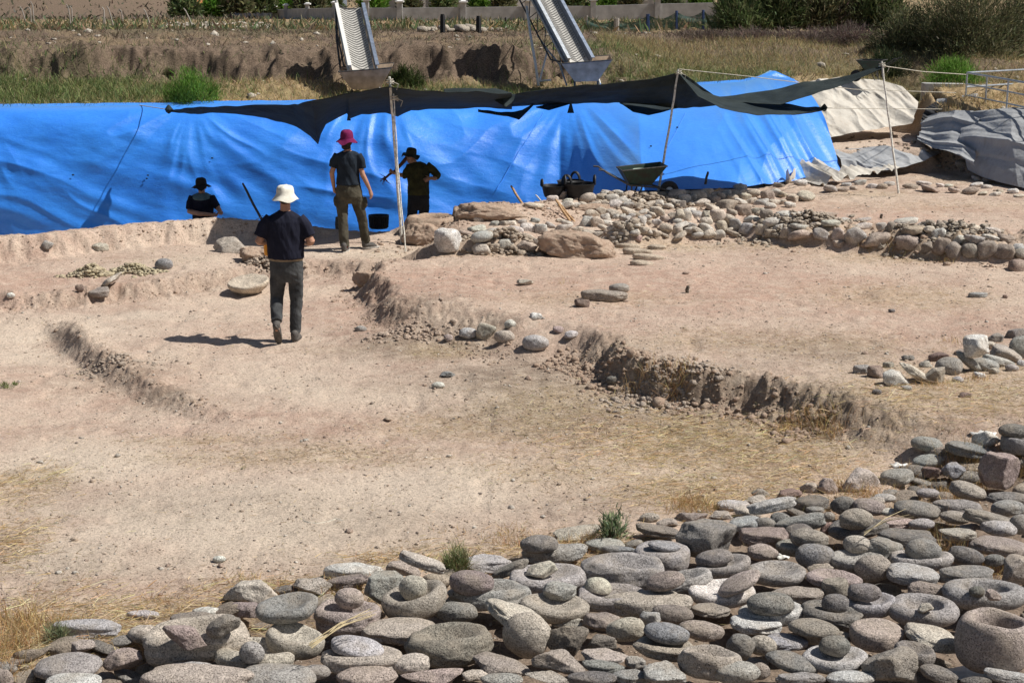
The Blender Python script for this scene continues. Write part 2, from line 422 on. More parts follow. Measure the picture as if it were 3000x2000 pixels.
# green vegetation behind the section
def pblob(X,Y,L):
    r=np.zeros(X.shape)
    for u,v,Yd,rx,ry,a in L:
        c=gy(u,v,Yd); r=np.maximum(r,a*np.exp(-(((X-c[0])/rx)**2+((Y-c[1])/ry)**2)))
    return r
hillm=sst((fy-150)/15)*sst((-24-fx)/10)
green=np.clip((pblob(fx,fy,[(150,240,30.9,2.6,1.1,1.2),(420,250,30.8,1.0,.8,.8),(-50,200,31.2,2,1.2,1.2),(1450,210,31,2,.7,.8),(1300,245,31,1.8,.6,.7),(2100,200,33,2.2,1.6,.7),(2000,170,35,3,2,.7),(700,260,30.8,1.5,.5,.6),(200,60,95,12,8,.8),(900,85,60,9,9,.8),(1500,65,100,14,12,.9),(700,110,45,5,5,.5),(2500,130,35,2,1.5,.7)])*(1+.8*n1)+.15*n2)*G2,0,1)
brown=np.clip(bank+top*.95*sst((60-fy)/18)*(1+.6*n1)+hillm*.8+.35*top*sst((fy-60)/20),0,1)
mesh_t=mesh('ground',V,F,None)
me=mesh_t.data; DARK=None
for nm,(a,b,c) in (('zone',(zp,zg,zs)),('zone2',(brown,green,G2)),('zone3',(zl,zl,zl))):
    at=me.color_attributes.new(nm,'FLOAT_COLOR','POINT'); col=np.stack([a,b,c,np.ones_like(a)],1).astype(np.float32); at.data.foreach_set('color',col.ravel())
tag(mesh_t,'sunlit dusty excavated soil with steps, banks and trampled straw','ground',kind='structure')
g=NG('soil'); P=g.coord('Object')
z1=g.n('ShaderNodeVertexColor',layer_name='zone'); z2=g.n('ShaderNodeVertexColor',layer_name='zone2')
s1=g.n('ShaderNodeSeparateColor'); g.l(z1.outputs[0],s1.inputs[0]); s2=g.n('ShaderNodeSeparateColor'); g.l(z2.outputs[0],s2.inputs[0])
Ps=g.scale(P,(1,1.0,1)); a=g.noise(1.1,6,.62,Ps); b=g.noise(6,6,.68,Ps); f=g.noise(38,5,.75,Ps); ff=g.noise(120,3,.7,Ps)
lg=g.noise(.38,4,.6,g.scale(P,(1,1.6,1)))
c=g.mix(g.ramp(a,[(.40,0),(.60,1)]),(.56,.435,.345),(.42,.30,.235))
c=g.mix(g.ramp(lg,[(.44,0),(.62,.75)]),c,(.60,.485,.38))
z3=g.n('ShaderNodeVertexColor',layer_name='zone3'); s3=g.n('ShaderNodeSeparateColor'); g.l(z3.outputs[0],s3.inputs[0])
c=g.mix(g.math('MULTIPLY',s3.outputs[0],.8),c,(.62,.53,.425))
c=g.mix(g.math('MULTIPLY',s1.outputs[0],.8),c,(.45,.295,.225))
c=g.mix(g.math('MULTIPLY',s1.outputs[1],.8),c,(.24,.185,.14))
c=g.mix(g.math('MULTIPLY',s1.outputs[2],g.ramp(f,[(.3,.2),(.6,.75)])),c,(.41,.315,.20))
c=g.mix(g.ramp(b,[(.45,0),(.70,.55)]),c,(.64,.53,.42))
c=g.mix(1.0,c,g.ramp(f,[(.30,.55),(.5,1.0),(.72,1.22)]),'MULTIPLY')
c=g.mix(g.ramp(g.vor(30,Ps),[(.02,.75),(.10,0)]),c,(.20,.15,.115))
sp2=g.ramp(g.noise(55,2,.5,Ps),[(.64,0),(.68,.8)]); c=g.mix(sp2,c,(.16,.12,.095))
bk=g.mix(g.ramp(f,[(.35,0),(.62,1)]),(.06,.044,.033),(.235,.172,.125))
dry=g.mix(g.ramp(b,[(.35,0),(.65,1)]),(.30,.215,.125),(.46,.34,.19)); dry=g.mix(1.0,dry,g.ramp(f,[(.3,.6),(.6,1.15)]),'MULTIPLY')
gr=g.mix(g.ramp(f,[(.35,0),(.65,1)]),(.05,.065,.025),(.17,.18,.07))
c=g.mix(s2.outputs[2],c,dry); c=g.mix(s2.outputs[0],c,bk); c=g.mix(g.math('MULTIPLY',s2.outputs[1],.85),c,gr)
nb=g.bump(b,.5,.05); nb=g.bump(f,.75,.022,nb); nb=g.bump(ff,.55,.008,nb)
me.materials.append(g.fin(c,.97,nb,.1))
# ------------------------------------------------------------------ stones
def ico(n):
    bm=bmesh.new(); bmesh.ops.create_icosphere(bm,subdivisions=n,radius=1.0)
    V=np.array([v.co[:] for v in bm.verts]); F=np.array([[v.index for v in f.verts] for f in bm.faces]); bm.free(); return V,F
ICO={n:ico(n) for n in (1,2,3,4,5)}
def stone_shape(kind,seed,lv,dish=None):
    r=np.random.default_rng(seed)
    if kind in 'MRC':            # lathed mortar / ring / drum with optional bowl
        n=72
        if kind=='R':   prof=[(.30,-1),(.72,-.95),(.93,-.55),(1.0,.05),(.99,.45),(.93,.75),(.85,.93),(.76,1.0),(.66,.97),(.58,.8),(.53,.45),(.48,.1),(.38,-.2),(.2,-.32),(.05,-.35)]
        elif kind=='M': prof=[(.30,-1),(.70,-.93),(.90,-.55),(1.0,.1),(1.0,.55),(.95,.85),(.87,.98),(.78,1.0),(.66,.84),(.5,.52),(.32,.30),(.15,.22),(.04,.20)]
        else:           prof=[(.40,-1),(.80,-.97),(.95,-.75),(1.0,-.2),(1.0,.4),(.96,.72),(.88,.92),(.72,1.0),(.5,1.0),(.3,.99),(.15,.98),(.04,.98)]
        pr=np.array(prof); t=np.linspace(0,len(pr)-1,34); pr=np.stack([np.interp(t,np.arange(len(pr)),pr[:,0]),np.interp(t,np.arange(len(pr)),pr[:,1])],1)
        th=np.arange(n)*2*math.pi/n; cx,cy=np.cos(th),np.sin(th)
        wob=1+.07*fbm(cx*1.1+seed,cy*1.1,s=seed,o=3)
        Rr=pr[:,0][:,None]*wob[None,:]; Z=np.repeat(pr[:,1][:,None],n,1)
        V=np.stack([Rr*cx[None,:],Rr*cy[None,:],Z],-1).reshape(-1,3)
        I=np.arange(34*n).reshape(34,n); I2=np.roll(I,-1,1)
        F=np.stack([I[:-1].ravel(),I2[:-1].ravel(),I2[1:].ravel(),I[1:].ravel()],1)
        k=len(V); V=np.vstack([V,[[0,0,-1.0]],[[0,0,pr[-1,1]]]])
        cap=[[k,I2[0,i],I[0,i],I[0,i]] for i in range(n)]+[[k+1,I[-1,i],I2[-1,i],I2[-1,i]] for i in range(n)]
        # degenerate quads as triangles
        Ft=np.concatenate([F[:,[0,1,2]],F[:,[0,2,3]],np.array(cap)[:,:3]])
        nn=fbm(V[:,0]*1.6+seed,V[:,1]*1.6,V[:,2]*.8,s=seed,o=4)
        V=V*(1+.05*nn)[:,None]; V[:,2]+=.12*fbm(V[:,0]*1.2,V[:,1]*1.2,s=seed+3,o=2)+.05*nn
        if kind=='R' and r.random()<.0: pass
        return V,Ft
    D,F=ICO[lv]; D=D.copy()
    x,y,z=np.abs(D[:,0]),np.abs(D[:,1]),np.abs(D[:,2])
    if kind=='P': e,vv=2.15,2.25
    elif kind=='S': e,vv=2.5,4.0
    elif kind=='Q': e,vv=2.3,3.2
    elif kind=='H': e,vv=2.1,2.1
    else: e,vv=2.3,2.3
    Fz=((x**e+y**e)**(vv/e)+z**vv)**(1/vv)
    if kind=='B':
        k=15; N=r.normal(size=(k,3)); N/=np.linalg.norm(N,axis=1)[:,None]
        N[0]=(0.05*r.normal(),.05*r.normal(),1); N[1]=(0,0,-1); N[2]=(r.normal()*.3,-1,.15); N/=np.linalg.norm(N,axis=1)[:,None]
        h=r.uniform(.60,.90,k); h[0]=.74; h[1]=.8
        A=np.maximum(D@N.T/h,0); P=34
        Fb=((A**P).sum(1)+ (Fz*.86)**P)**(1/P); Fz=Fb
    V=D/Fz[:,None]
    s=seed*1.37
    a1={'P':.13,'S':.18,'Q':.15,'H':.06,'B':.13}[kind]
    nn=fbm(D[:,0]*1.3+s,D[:,1]*1.3+s,D[:,2]*1.3,s=seed,o=2); n2=fbm(D[:,0]*4+s,D[:,1]*4,D[:,2]*4,s=seed+1,o=4)
    a2={'P':.03,'S':.05,'Q':.045,'H':.03,'B':.07}[kind]
    V=V*(1+a1*nn+a2*n2)[:,None]
    th=np.arctan2(D[:,1],D[:,0]); pl=fbm(np.cos(th)*1.2+s,np.sin(th)*1.2,s=seed+8,o=2)
    if kind in 'SQB': V[:,:2]*=(1+.16*pl)[:,None]
    if kind=='Q' or dish:
        dx,dy=r.uniform(-.1,.1,2); rho=np.sqrt(((V[:,0]-dx)/.80)**2+((V[:,1]-dy)/.62)**2)
        V[:,2]-=np.where(V[:,2]>0,(1.0 if not dish else dish)*sst(1.28-rho)*np.clip(V[:,2],0,1),0)
    if kind=='H': V[:,2]=np.where(V[:,2]<-.0,V[:,2]*.15,V[:,2])
    return V,F
def fit_stone(name,kind,u,v,w_,h_,col,roll=0,seed=0,lv=4,mat='basalt',on=None,embed=.18,yaw=None,br=None,z0=None,tilt=0):
    """sizes a stone from its outline in the photo and rests it on the ground (or on the stone below)"""
    V0,F=stone_shape(kind,seed,lv)
    r=np.random.default_rng(seed+99)
    if yaw is None: yaw=r.uniform(0,6.28)
    cy_,sy_=math.cos(yaw),math.sin(yaw)
    # rotate the raw shape about z first so that its long axis stays along x after scaling
    if kind not in 'HQ': V0=np.stack([V0[:,0]*cy_-V0[:,1]*sy_,V0[:,0]*sy_+V0[:,1]*cy_,V0[:,2]],1)
    P=hit(u,v+.25*h_); a=w_/2/ppm(P); b=a*(br or r.uniform(*{'P':(.55,.75),'B':(.6,.8),'Q':(.6,.76),'S':(.68,.88)}.get(kind,(.6,.8)))); c=h_/2/ppm(P)*.9
    ra=R(roll); cr,sr=math.cos(ra),math.sin(ra); ct,st=math.cos(R(tilt)),math.sin(R(tilt))
    def xf():
        W=V0*np.array([a,b,c]); W=np.stack([W[:,0],W[:,1]*ct-W[:,2]*st,W[:,1]*st+W[:,2]*ct],1)
        return np.stack([W[:,0]*cr-W[:,2]*sr,W[:,1],W[:,0]*sr+W[:,2]*cr],1)
    pu,pv=u,v
    for it in range(7):
        W=xf(); zb=-W[:,2].min()
        if on is None:
            off=zb-embed*2*c; P=hit(pu,pv,dz=off) if z0 is None else gz(pu,pv,z0+off)
            # settle on the higher ground under its footprint
        else:
            base=h1(P[0],P[1]); S=SV.get(on)
            if S is not None:
                dd=np.hypot((S[:,0]-P[0])/max(a*.55,.03),(S[:,1]-P[1])/max(b*.55,.03)); m=dd<1
                base=max(base,np.percentile(S[m,2],88)) if m.any() else max(base,S[:,2].max()-.02)
            P=gz(pu,pv,base+zb-.2*c)
        Q=proj(W+P); mn,mx=Q.min(0),Q.max(0); wb,hb=mx-mn
        if it==6: break
        cu,cv=(mn+mx)/2; pu+=u-cu; pv+=v-cv
        if it<5:
            a*=(w_/wb)**.9; b*=(w_/wb)**.9; hr=h_/hb; c*=hr**1.3
            if c<.24*a: c=.24*a; b*=max(.85,hr**.8)
            c=min(c,1.25*a); b=max(b,.35*a)
    SVV=W+P
    o=mesh(name,W,F,M[mat],loc=P); o.color=(*col,1)
    return o,SVV
SV={}
COL=dict(g=(.34,.315,.285),d=(.215,.195,.175),b=(.315,.26,.21),p=(.40,.30,.26),w=(.62,.59,.52),t=(.46,.39,.31),l=(.45,.43,.41),u=(.30,.30,.30),c=(.52,.46,.36),r=(.24,.15,.12))
CN=dict(g='grey',d='dark grey',b='brown grey',p='pinkish',w='whitish',t='tan',l='light grey',u='blue grey',c='cream',r='reddish brown')
KN=dict(P='rounded pebble',S='flat slab',B='angular stone',Q='saddle quern',M='shallow dished mortar',R='ring mortar',C='thick drum stone',H='half dome stone')
NAME=dict(P='rubbing_stone',S='flat_stone',B='broken_stone',Q='saddle_quern',M='stone_mortar',R='stone_mortar',C='drum_stone',H='broken_handstone')
CAT=dict(P='handstone',S='stone slab',B='stone',Q='quern',M='mortar',R='mortar',C='stone',H='handstone')
# key | kind | u v w h | colour | roll | on | landmark label ('' = composed below)
FG='''
A9 Q 575 1875 306 150 t 6 - broad tan saddle quern carrying two broken handstones at lower left
B19 Q 1065 1932 240 84 t 0 - low tan slab under a light grey oval stone near the bottom edge
A13 Q 750 1925 232 115 t -3 - tan quern with one speckled grey ball resting in its hollow
B2 M 865 1875 167 110 t -10 - -
B1 M 840 1780 176 92 g 8 B2 grey dished stone propped over another, near the left of the heap
B3 Q 1018 1808 190 104 b 0 - domed brown grey stone with a mauve ball on its top
B5 M 1213 1760 185 122 t 14 - large tan disc with a tan cobble sitting in its dish
B12 Q 1432 1742 243 92 g 4 - long grey quern with the pink oval handstone at its left end
B16 Q 1315 1888 252 130 b 3 - -
B17 S 1170 1850 215 84 t 0 - -
A1 B 733 1737 155 78 c 0 - -
A2 S 252 1842 200 54 l 0 - long light grey slab lying in straw at far left
A3 S 420 1800 95 24 l 0 - -
A4 S 605 1790 80 28 w 0 - -
A5 P 417 1856 85 52 c 0 - -
A6 B 240 1893 78 44 p 0 - -
A7 P 199 1951 194 82 g 4 - big long grey boulder at the bottom left corner
A8 B 359 1930 112 66 p 0 - -
A10 B 541 1867 126 72 p -4 A9 pink broken handstone lying on the broad tan quern
A11 B 654 1833 98 70 b 10 A9 brown broken handstone with flat cut end on the broad tan quern
A12 P 552 1962 158 50 l 2 - -
A14 P 215 1995 160 58 l 0 - -
A15 P 8 1990 62 60 p 0 - -
A16 S 580 1994 330 30 t 0 - -
A18 P 813 1985 220 84 g 0 - -
A19 S 560 1813 120 44 b 4 - -
A20 B 722 1786 92 46 p 0 - -
A21 P 738 1910 73 64 g 0 A13 -
B3b P 1023 1752 82 60 p 0 B3 mauve ball shaped stone on top of the domed stone
B4 B 1129 1725 120 106 g -12 - big angular grey boulder leaning beside the large tan disc
B5b P 1210 1722 80 74 t 0 B5 -
B7 B 1180 1664 100 52 b 0 - -
B6 S 1237 1646 130 46 c -20 B7 long cream slab tilted down to the right above the tan disc
B8 S 1035 1673 170 36 l 0 - -
B9 S 1018 1703 128 42 b 10 - -
B10 B 915 1716 112 50 t 0 - -
B11 P 1382 1707 126 74 p -4 B12 pink oval handstone lying on the long grey quern
B13 B 1433 1650 130 56 l 0 - -
B14 S 1495 1668 104 50 d 28 - -
B15 P 1336 1793 122 62 g 0 - -
B18 P 1048 1893 150 66 l -8 B19 -
B20 P 1204 1945 106 66 t 8 - -
B21 P 1075 1980 174 64 b 0 - -
B22 B 1265 1985 176 56 p 0 - -
B23 P 925 1968 84 44 g 0 - -
B24 B 1470 1945 165 72 b -10 - -
B25 B 1390 1978 76 36 t 0 - -
B26 P 1470 1990 120 40 g 0 - -
C2 S 1625 1622 187 48 g 5 - -
C1 P 1580 1593 108 54 g 4 C2 -
C3 B 1690 1563 135 54 c 6 - -
C4 P 1773 1596 112 42 g 0 - -
C5 S 1812 1610 92 26 u -4 - -
C6 Q 1824 1674 236 112 g -3 - big grey trough quern with dark shadow in its left end
C7 C 1940 1630 158 92 g 0 - tall grey drum stone with an oval slab lying on it
C7b P 1946 1599 92 34 l -6 C7 -
C8 B 2068 1582 174 124 d -4 - largest dark grey boulder at the back edge of the heap
C9 M 1605 1697 218 92 g 3 - -
C9b B 1587 1667 92 50 c 14 C9 cream broken wedge lying on a grey quern
C10 M 1625 1780 196 90 t -4 - -
C10b B 1640 1730 100 56 g -4 C10 -
C11 Q 1790 1750 200 86 g 3 - grey quern carrying the cream half dome
C11b H 1752 1715 78 50 c -14 C11 cream half dome handstone with flat shaded cut face
C12 S 1898 1768 255 76 t 3 - long tan slab running across the middle of the heap
C13 Q 2010 1703 150 80 g 14 - -
C13b P 1950 1702 108 60 p 12 C13 -
C14 M 2118 1658 156 70 g 12 - -
C14b P 2093 1634 108 52 d 6 C14 -
C15 M 2115 1738 190 86 w 0 - pale whitish round mortar with a maroon stone leaning in it
C15b P 2165 1708 120 74 p 30 C15 maroon stone leaning in the pale round mortar
C16 S 1518 1812 186 110 t -26 - -
C17 P 1543 1860 136 132 t -16 - large egg shaped greenish tan boulder
C18 B 1663 1817 92 46 t 0 - -
C19 B 1663 1880 120 92 b -6 - -
C20 B 1765 1822 112 58 b 0 - -
C20c B 1765 1880 84 48 b 0 - -
C22c Q 1945 1900 176 74 b -6 - -
C21 P 1832 1842 109 70 t 6 - -
C22 P 1953 1855 130 66 u -8 C22c smooth blue grey egg stone poised on a brown block
C23 P 2055 1847 131 62 t -6 - -
C24 P 1972 1798 116 54 b -6 - -
C25 B 1905 1813 60 46 g 0 - -
C26 S 2082 1787 112 44 b -4 - -
C27 Q 2080 1940 182 104 t -8 - wide tan flat topped mortar at the bottom centre right
C28 P 2170 1895 84 78 d -20 - -
C29 B 1640 1942 160 82 t -10 - -
C30 B 1776 1923 140 52 t -2 - -
C31 S 1768 1952 120 40 g -6 - -
C32 B 1862 1940 62 40 g 0 - -
C33 B 1948 1968 122 68 g -18 - -
C34 S 1855 1982 116 46 g -4 - -
C35 P 1735 1986 140 42 d 0 - -
C36 B 1600 1984 122 42 t -8 - -
C38 P 2160 1970 132 68 g 4 - -
C40 S 1926 1555 122 44 b -10 - -
C41 P 1903 1515 58 28 t 0 - -
C42 B 2028 1518 90 34 p 4 - -
C43 B 1955 1532 62 30 b 0 - -
F1 S 2149 1480 97 33 l 0 - -
F2 P 2190 1500 78 36 t -10 - -
F4 S 2183 1533 90 46 l 8 - -
F5 P 2240 1535 64 40 d 0 - -
F3 S 2260 1480 140 44 l 12 F5 pale flat slab propped up with a black gap beneath it
F6 B 2115 1508 70 26 t 0 - -
F7 B 2213 1467 68 36 t 0 - -
F8 B 2237 1575 146 64 p 0 - -
D1 P 2235 1617 88 50 b -4 - -
D4 M 2340 1604 130 50 g 0 - -
D3 P 2340 1558 82 50 d 6 - -
D3b P 2371 1577 110 60 b -6 D4 -
D5 P 2388 1630 112 74 u -4 - large blue grey dome stone
D6 B 2405 1662 86 34 t 0 - -
D7c S 2590 1608 108 72 g -16 - -
D7 M 2510 1642 164 66 g 0 - grey bowl mortar holding an oval grey tan stone
D7b P 2514 1596 86 56 t -12 D7 -
D8 P 2558 1665 106 78 b 4 - -
D9 M 2275 1680 168 76 g 0 - large grey disc with a shallow dusty dish
D10 Q 2445 1695 160 60 p -4 - broken pinkish trough with raised curved rim
D12 S 2335 1742 158 50 t 0 - -
D11 C 2446 1722 76 62 b 6 - -
D13c M 2262 1797 192 78 l 4 - -
D13 P 2258 1768 134 68 d 0 D13c -
D14 S 2215 1828 146 60 w -3 - pale whitish flat slab between dark pebbles
D20 Q 2437 1802 178 88 d -6 - dark brown quern with one dark pebble on top
D20b P 2447 1766 78 54 d -4 D20 -
D15c M 2555 1772 142 78 l 6 - -
D15 P 2533 1735 96 54 d 0 D15c -
D16 S 2657 1578 166 62 d -4 - -
D17c M 2700 1642 182 60 g 0 - grey bowl mortar holding a big dark brown stone
D17 P 2705 1612 104 70 d -4 D17c big dark brown stone sitting in a bowl mortar
D18 P 2830 1628 106 58 d -10 - -
D19 S 2675 1685 150 74 g -8 - -
D20c S 2830 1683 158 54 g 0 - -
D21 B 2715 1723 108 44 b 0 - -
D22 R 2706 1788 203 100 g 0 - round grey mortar with a deep bowl and a stone chip inside
D22b B 2712 1780 46 30 t 10 D22 broken tan chip standing inside the round grey mortar
D23 R 2887 1740 245 92 g -2 - widest grey mortar bowl at the right edge
D23b P 2862 1732 46 32 d 0 D23 small dark lump inside the widest mortar bowl
D23c B 2910 1741 48 34 p 0 D23 small pink lump inside the widest mortar bowl
D24 R 2915 1880 228 196 b -5 - huge dark brown broken deep mortar at the right edge
D25 C 2570 1860 158 98 p -3 - thick pinkish grey disc with a smooth flat top
D26 S 2735 1868 166 88 c -14 - large cream slab tilted in the shade of the huge mortar
D27 M 2680 1920 120 88 d -10 - -
D28 B 2607 1945 160 104 b -6 - brown heart shaped block near the bottom right
D29c Q 2420 1868 142 44 b 0 - -
D29 P 2384 1840 144 60 b -6 D29c -
D30 M 2446 1932 186 86 l 2 - light grey dished stone with a dark ball on it
D30b P 2445 1892 90 62 d -6 D30 dark rough ball on the light grey dished stone
D31 P 2320 1940 150 70 d -14 - -
D32 S 2300 1880 132 54 u 0 - -
D33 P 2235 1890 80 60 t -10 - -
D34 P 2750 1975 110 60 d -16 - -
D35 P 2492 1985 138 44 l 0 - -
D36 S 2345 1988 142 36 l 0 - -
D37 P 2225 1965 62 50 b 0 - -
D38 S 2950 1980 132 46 l -10 - -
D39 P 2860 1994 92 26 d 0 - -
D40 B 2985 1668 96 90 b -8 - big brown block cut off by the right edge
D41 S 2925 1600 162 62 p -6 - -
D42 S 2805 1565 108 38 t 0 - -
D43 P 2927 1546 106 50 l -6 - -
D44 P 2988 1535 62 58 g 0 - -
D45 P 2912 1641 62 36 g 0 - -
E1 P 2717 1300 94 44 g -8 - -
E2 B 2750 1320 80 30 b 0 - -
E3 S 2840 1318 138 50 u -12 - long blue grey slab near the cream boulder at upper right
E4 B 2890 1288 84 52 w 0 - cream boulder with a bright white top edge
E6 M 2980 1300 96 66 l -6 - -
E5 P 2972 1262 92 42 d 0 E6 -
E7 P 2721 1349 92 38 l 4 - -
E8 B 2793 1378 74 50 u -10 - dark blue grey stone with white patches
E8b B 2730 1382 58 32 r 0 - -
E10 B 2520 1408 112 76 t 0 - rough pitted tan boulder at the left of the upper stones
E10b S 2628 1398 96 52 g 6 - -
E11 B 2425 1427 56 54 p 0 - -
E11b B 2371 1430 54 34 t 0 - -
E12 B 2927 1378 120 112 p -8 - big pinkish slab standing upright in dry grass
E13 P 2835 1436 106 58 t -16 - -
E14 P 2718 1444 66 28 g 0 - -
E15 S 2955 1460 130 38 d -4 - -
E16 P 2953 1487 98 48 g 0 - -
E17 P 2470 1480 74 52 d 0 - -
E17b P 2545 1484 96 50 b -8 - -
E18 P 2592 1458 64 26 g 0 - -
E18b P 2567 1467 50 26 t 0 - -
E19 P 2687 1494 132 58 d -8 - -
E20 P 2604 1499 52 24 w 0 - small smooth white oval pebble
E21 S 2803 1484 146 32 g -3 - -
E22c Q 2515 1549 172 64 d 8 - -
E22 P 2508 1520 96 62 c 8 E22c big cream round cobble resting on a dark quern
E23 S 2628 1531 92 34 p 0 - -
E24 P 2700 1535 74 34 g 0 - -
E25 P 2797 1515 86 40 t -6 - -
E26 S 2900 1520 156 44 b -14 - -
E27 B 2837 1545 58 24 b 0 - -
E28 S 2345 1530 146 48 g 12 - -
E29 S 2388 1493 52 22 g 0 - -
E30 P 2428 1513 36 28 b 0 - -
E31 B 2425 1548 46 38 r 0 - -
E32 P 2285 1524 60 48 d 0 - -
E33 P 2222 1531 60 30 g 0 - -
E34 P 2205 1508 36 24 g 0 - -
E35 B 2228 1446 52 30 t 0 - -
E36 B 2312 1444 72 30 r 4 - -
G1 S 2523 1082 48 28 g 0 - -
G2 B 2569 1090 56 40 r 0 - -
G3 B 2629 1110 84 56 w -6 - white and brown patched boulder in the right hand row of stones
G4 B 2680 1092 90 56 c -32 - pale wedge leaning in the right hand row of stones
G5 B 2735 1102 66 54 t 0 - -
G6 P 2780 1074 80 56 g 0 - -
G7 P 2840 1060 76 56 g -38 - -
G8 P 2887 1068 78 40 g -10 - -
G9 B 2860 1014 74 66 w 0 G7 tall white boulder standing highest in the right hand row
G10 S 2925 1056 96 34 l -15 - -
G11 B 2948 1035 92 56 t -12 - -
G12 P 2988 1020 64 70 g 0 - -
G13 B 2915 990 50 30 d 0 - -
G14 B 2975 978 62 32 d 0 - -
G15 B 2750 1047 60 32 r 0 - -
G16 B 2660 1049 38 18 d 0 - -
G20 B 2603 1070 34 20 c 0 - -
G21 B 2712 1068 40 24 t 10 - -
G22 P 2806 1112 34 20 l 0 - -
G23 B 2868 1100 38 22 w -8 - -
G24 B 2912 1087 36 20 c 0 - -
G25 P 2965 1078 40 22 g -6 - -
G26 B 2995 1066 34 24 w 0 - -
G27 B 2815 1034 40 24 b 0 - -
G28 B 2902 1012 44 26 t 8 - -
G29 S 2655 1135 34 14 l 0 - -
G17 P 2569 1148 28 17 d 0 - small black stone alone below the right hand row
G18 B 2829 1158 36 20 r 0 - -
K1 B 1424 975 58 60 t -14 - tallest of the boulders along the small step in the centre
K2 P 1478 987 58 38 t -5 - -
K3 P 1569 1004 76 46 l -4 - flat oval light grey boulder overhanging its shadow in the centre
K4 P 1495 949 34 26 w 0 - -
K5 P 1371 976 52 32 l 0 - -
K6 B 1571 926 36 22 w 0 - -
K7 B 1313 990 28 22 p 0 - -
K8 B 1674 980 40 24 l 0 - -
K9 B 1636 965 32 20 p 0 - -
K10 S 1770 866 132 34 b -3 - dark brown flat slab alone on the open ground
K11 P 1814 844 58 28 g 0 - grey cobble just behind the dark brown flat slab
K12 B 1705 890 44 28 r 0 - -
K13 B 1538 828 48 20 c 0 - -
K14 B 1312 1096 44 18 u 0 - -
K15 P 1283 1128 38 20 w 0 - -
K17 P 1797 1112 40 24 d 0 - -
K18 P 1057 963 34 18 g 0 - -
K19 P 642 1637 38 20 w 0 - small white stone alone on bare dust left of the heap
K20 S 2865 864 56 14 g 0 - -
K21 B 2612 911 20 12 d 0 - -
K22 B 2945 869 16 12 r 0 - -
L1 B 139 718 36 28 g -20 - -
L2 S 293 724 52 26 t 0 - -
L3 P 480 775 52 36 u 4 - mottled blue grey cobble beside the crumbled heap
L4 B 327 818 60 42 t 30 - -
L5 B 290 855 60 32 b 0 - -
L6 B 233 843 26 22 r 0 - -
L7 P 32 865 24 16 w 0 - -
L11 B 675 722 98 56 t -6 - -
'''
LIME=set('A1 A3 A4 A5 B6 B8 C3 C9b C11b E4 E20 G3 G4 G5 G9 G10 G11 K1 K2 K3 K4 K5 K6 K8 K13 K15 K19 L4 L2 L7 L11 E12 G2'.split())
stones=[]; lines=[l for l in FG.strip().split('\n')]
for li,l in enumerate(lines):
    q=l.split(None,9); key,kind=q[0],q[1]; u,v,w_,h_=map(float,q[2:6]); w_*=1.05; h_*=1.05; col=COL[q[6]]; roll=float(q[7]); on=None if q[8]=='-' else q[8]; lab='' if q[9]=='-' else q[9]
    rr=np.random.default_rng(li+500); col=np.array(col)*1.12*np.random.default_rng(li+77).uniform(.78,1.22); col=col*.72+col.mean()*.28; col=tuple(np.clip(np.array(col)*rr.uniform(.88,1.14)*(1+rr.uniform(-.03,.03,3)),0,.8))
    lv=5 if (kind in 'QBS' and w_>110) else (4 if w_>45 else 3)
    if kind=='R' and key=='D24': emb=.1
    else: emb=.16 if kind in 'PB' else .12
    o,sv=fit_stone(NAME[kind],kind,u,v,w_,h_,col,roll,li+11,lv,'lime' if key in LIME else 'basalt',on,emb,br=(.88 if kind in 'MRC' else None))
    if key=='K10' : o.name='flat_stone'
    SV[key]=sv[::1 if len(sv)<3000 else 3]
    stones.append(dict(o=o,key=key,kind=kind,u=u,v=v,w=w_,h=h_,c=q[6],lab=lab,on=on))
# --- labels composed from look and neighbour
def sizew(w): return 'tiny' if w<32 else 'small' if w<70 else 'medium' if w<125 else 'large'
def shortname(lab):   # compact handle of a landmark for use in neighbours' labels
    return lab
LMN={'A9':'broad tan quern','A13':'quern with the speckled ball','B3':'domed stone with the mauve ball','B5':'large tan disc','B12':'pink oval handstone','A2':'long light grey slab in straw','A7':'corner boulder','B4':'angular grey boulder',
 'B6':'tilted cream slab','B11':'pink oval handstone','C6':'big trough quern','C7':'tall drum stone','C8':'largest dark boulder','C9b':'cream broken wedge','C11b':'cream half dome','C12':'long tan slab','C15':'pale round mortar','C17':'egg shaped boulder',
 'C22':'blue grey egg stone','C27':'wide flat topped mortar','F3':'propped pale slab','D5':'blue grey dome','D7':'mortar with oval stone','D9':'disc with shallow dish','D10':'broken pinkish trough','D14':'pale whitish slab','D17':'big dark brown stone',
 'D22':'round mortar with chip','D23':'widest mortar bowl','D24':'huge broken mortar','D25':'thick pinkish disc','D26':'large tilted cream slab','D28':'heart shaped block','D30b':'dark rough ball','D40':'big brown edge block','E4':'cream boulder with white top',
 'E8':'white patched blue stone','E10':'rough pitted boulder','E12':'upright pinkish slab','E20':'white oval pebble','E22':'big cream cobble','G3':'patched boulder','G9':'tall white boulder','G17':'small black stone','K1':'tallest centre boulder','K3':'overhanging oval boulder','K10':'dark brown flat slab','K19':'small white stone','L3':'mottled cobble'}
def where(s,L):
    dx,dy=s['u']-L['u'],s['v']-L['v']
    if abs(dx)>1.6*abs(dy): return 'right of' if dx>0 else 'left of'
    if abs(dy)>1.6*abs(dx): return 'in front of' if dy>0 else 'behind'
    return ('front ' if dy>0 else 'back ')+('right of' if dx>0 else 'left of')
lm=[s for s in stones if s['key'] in LMN]
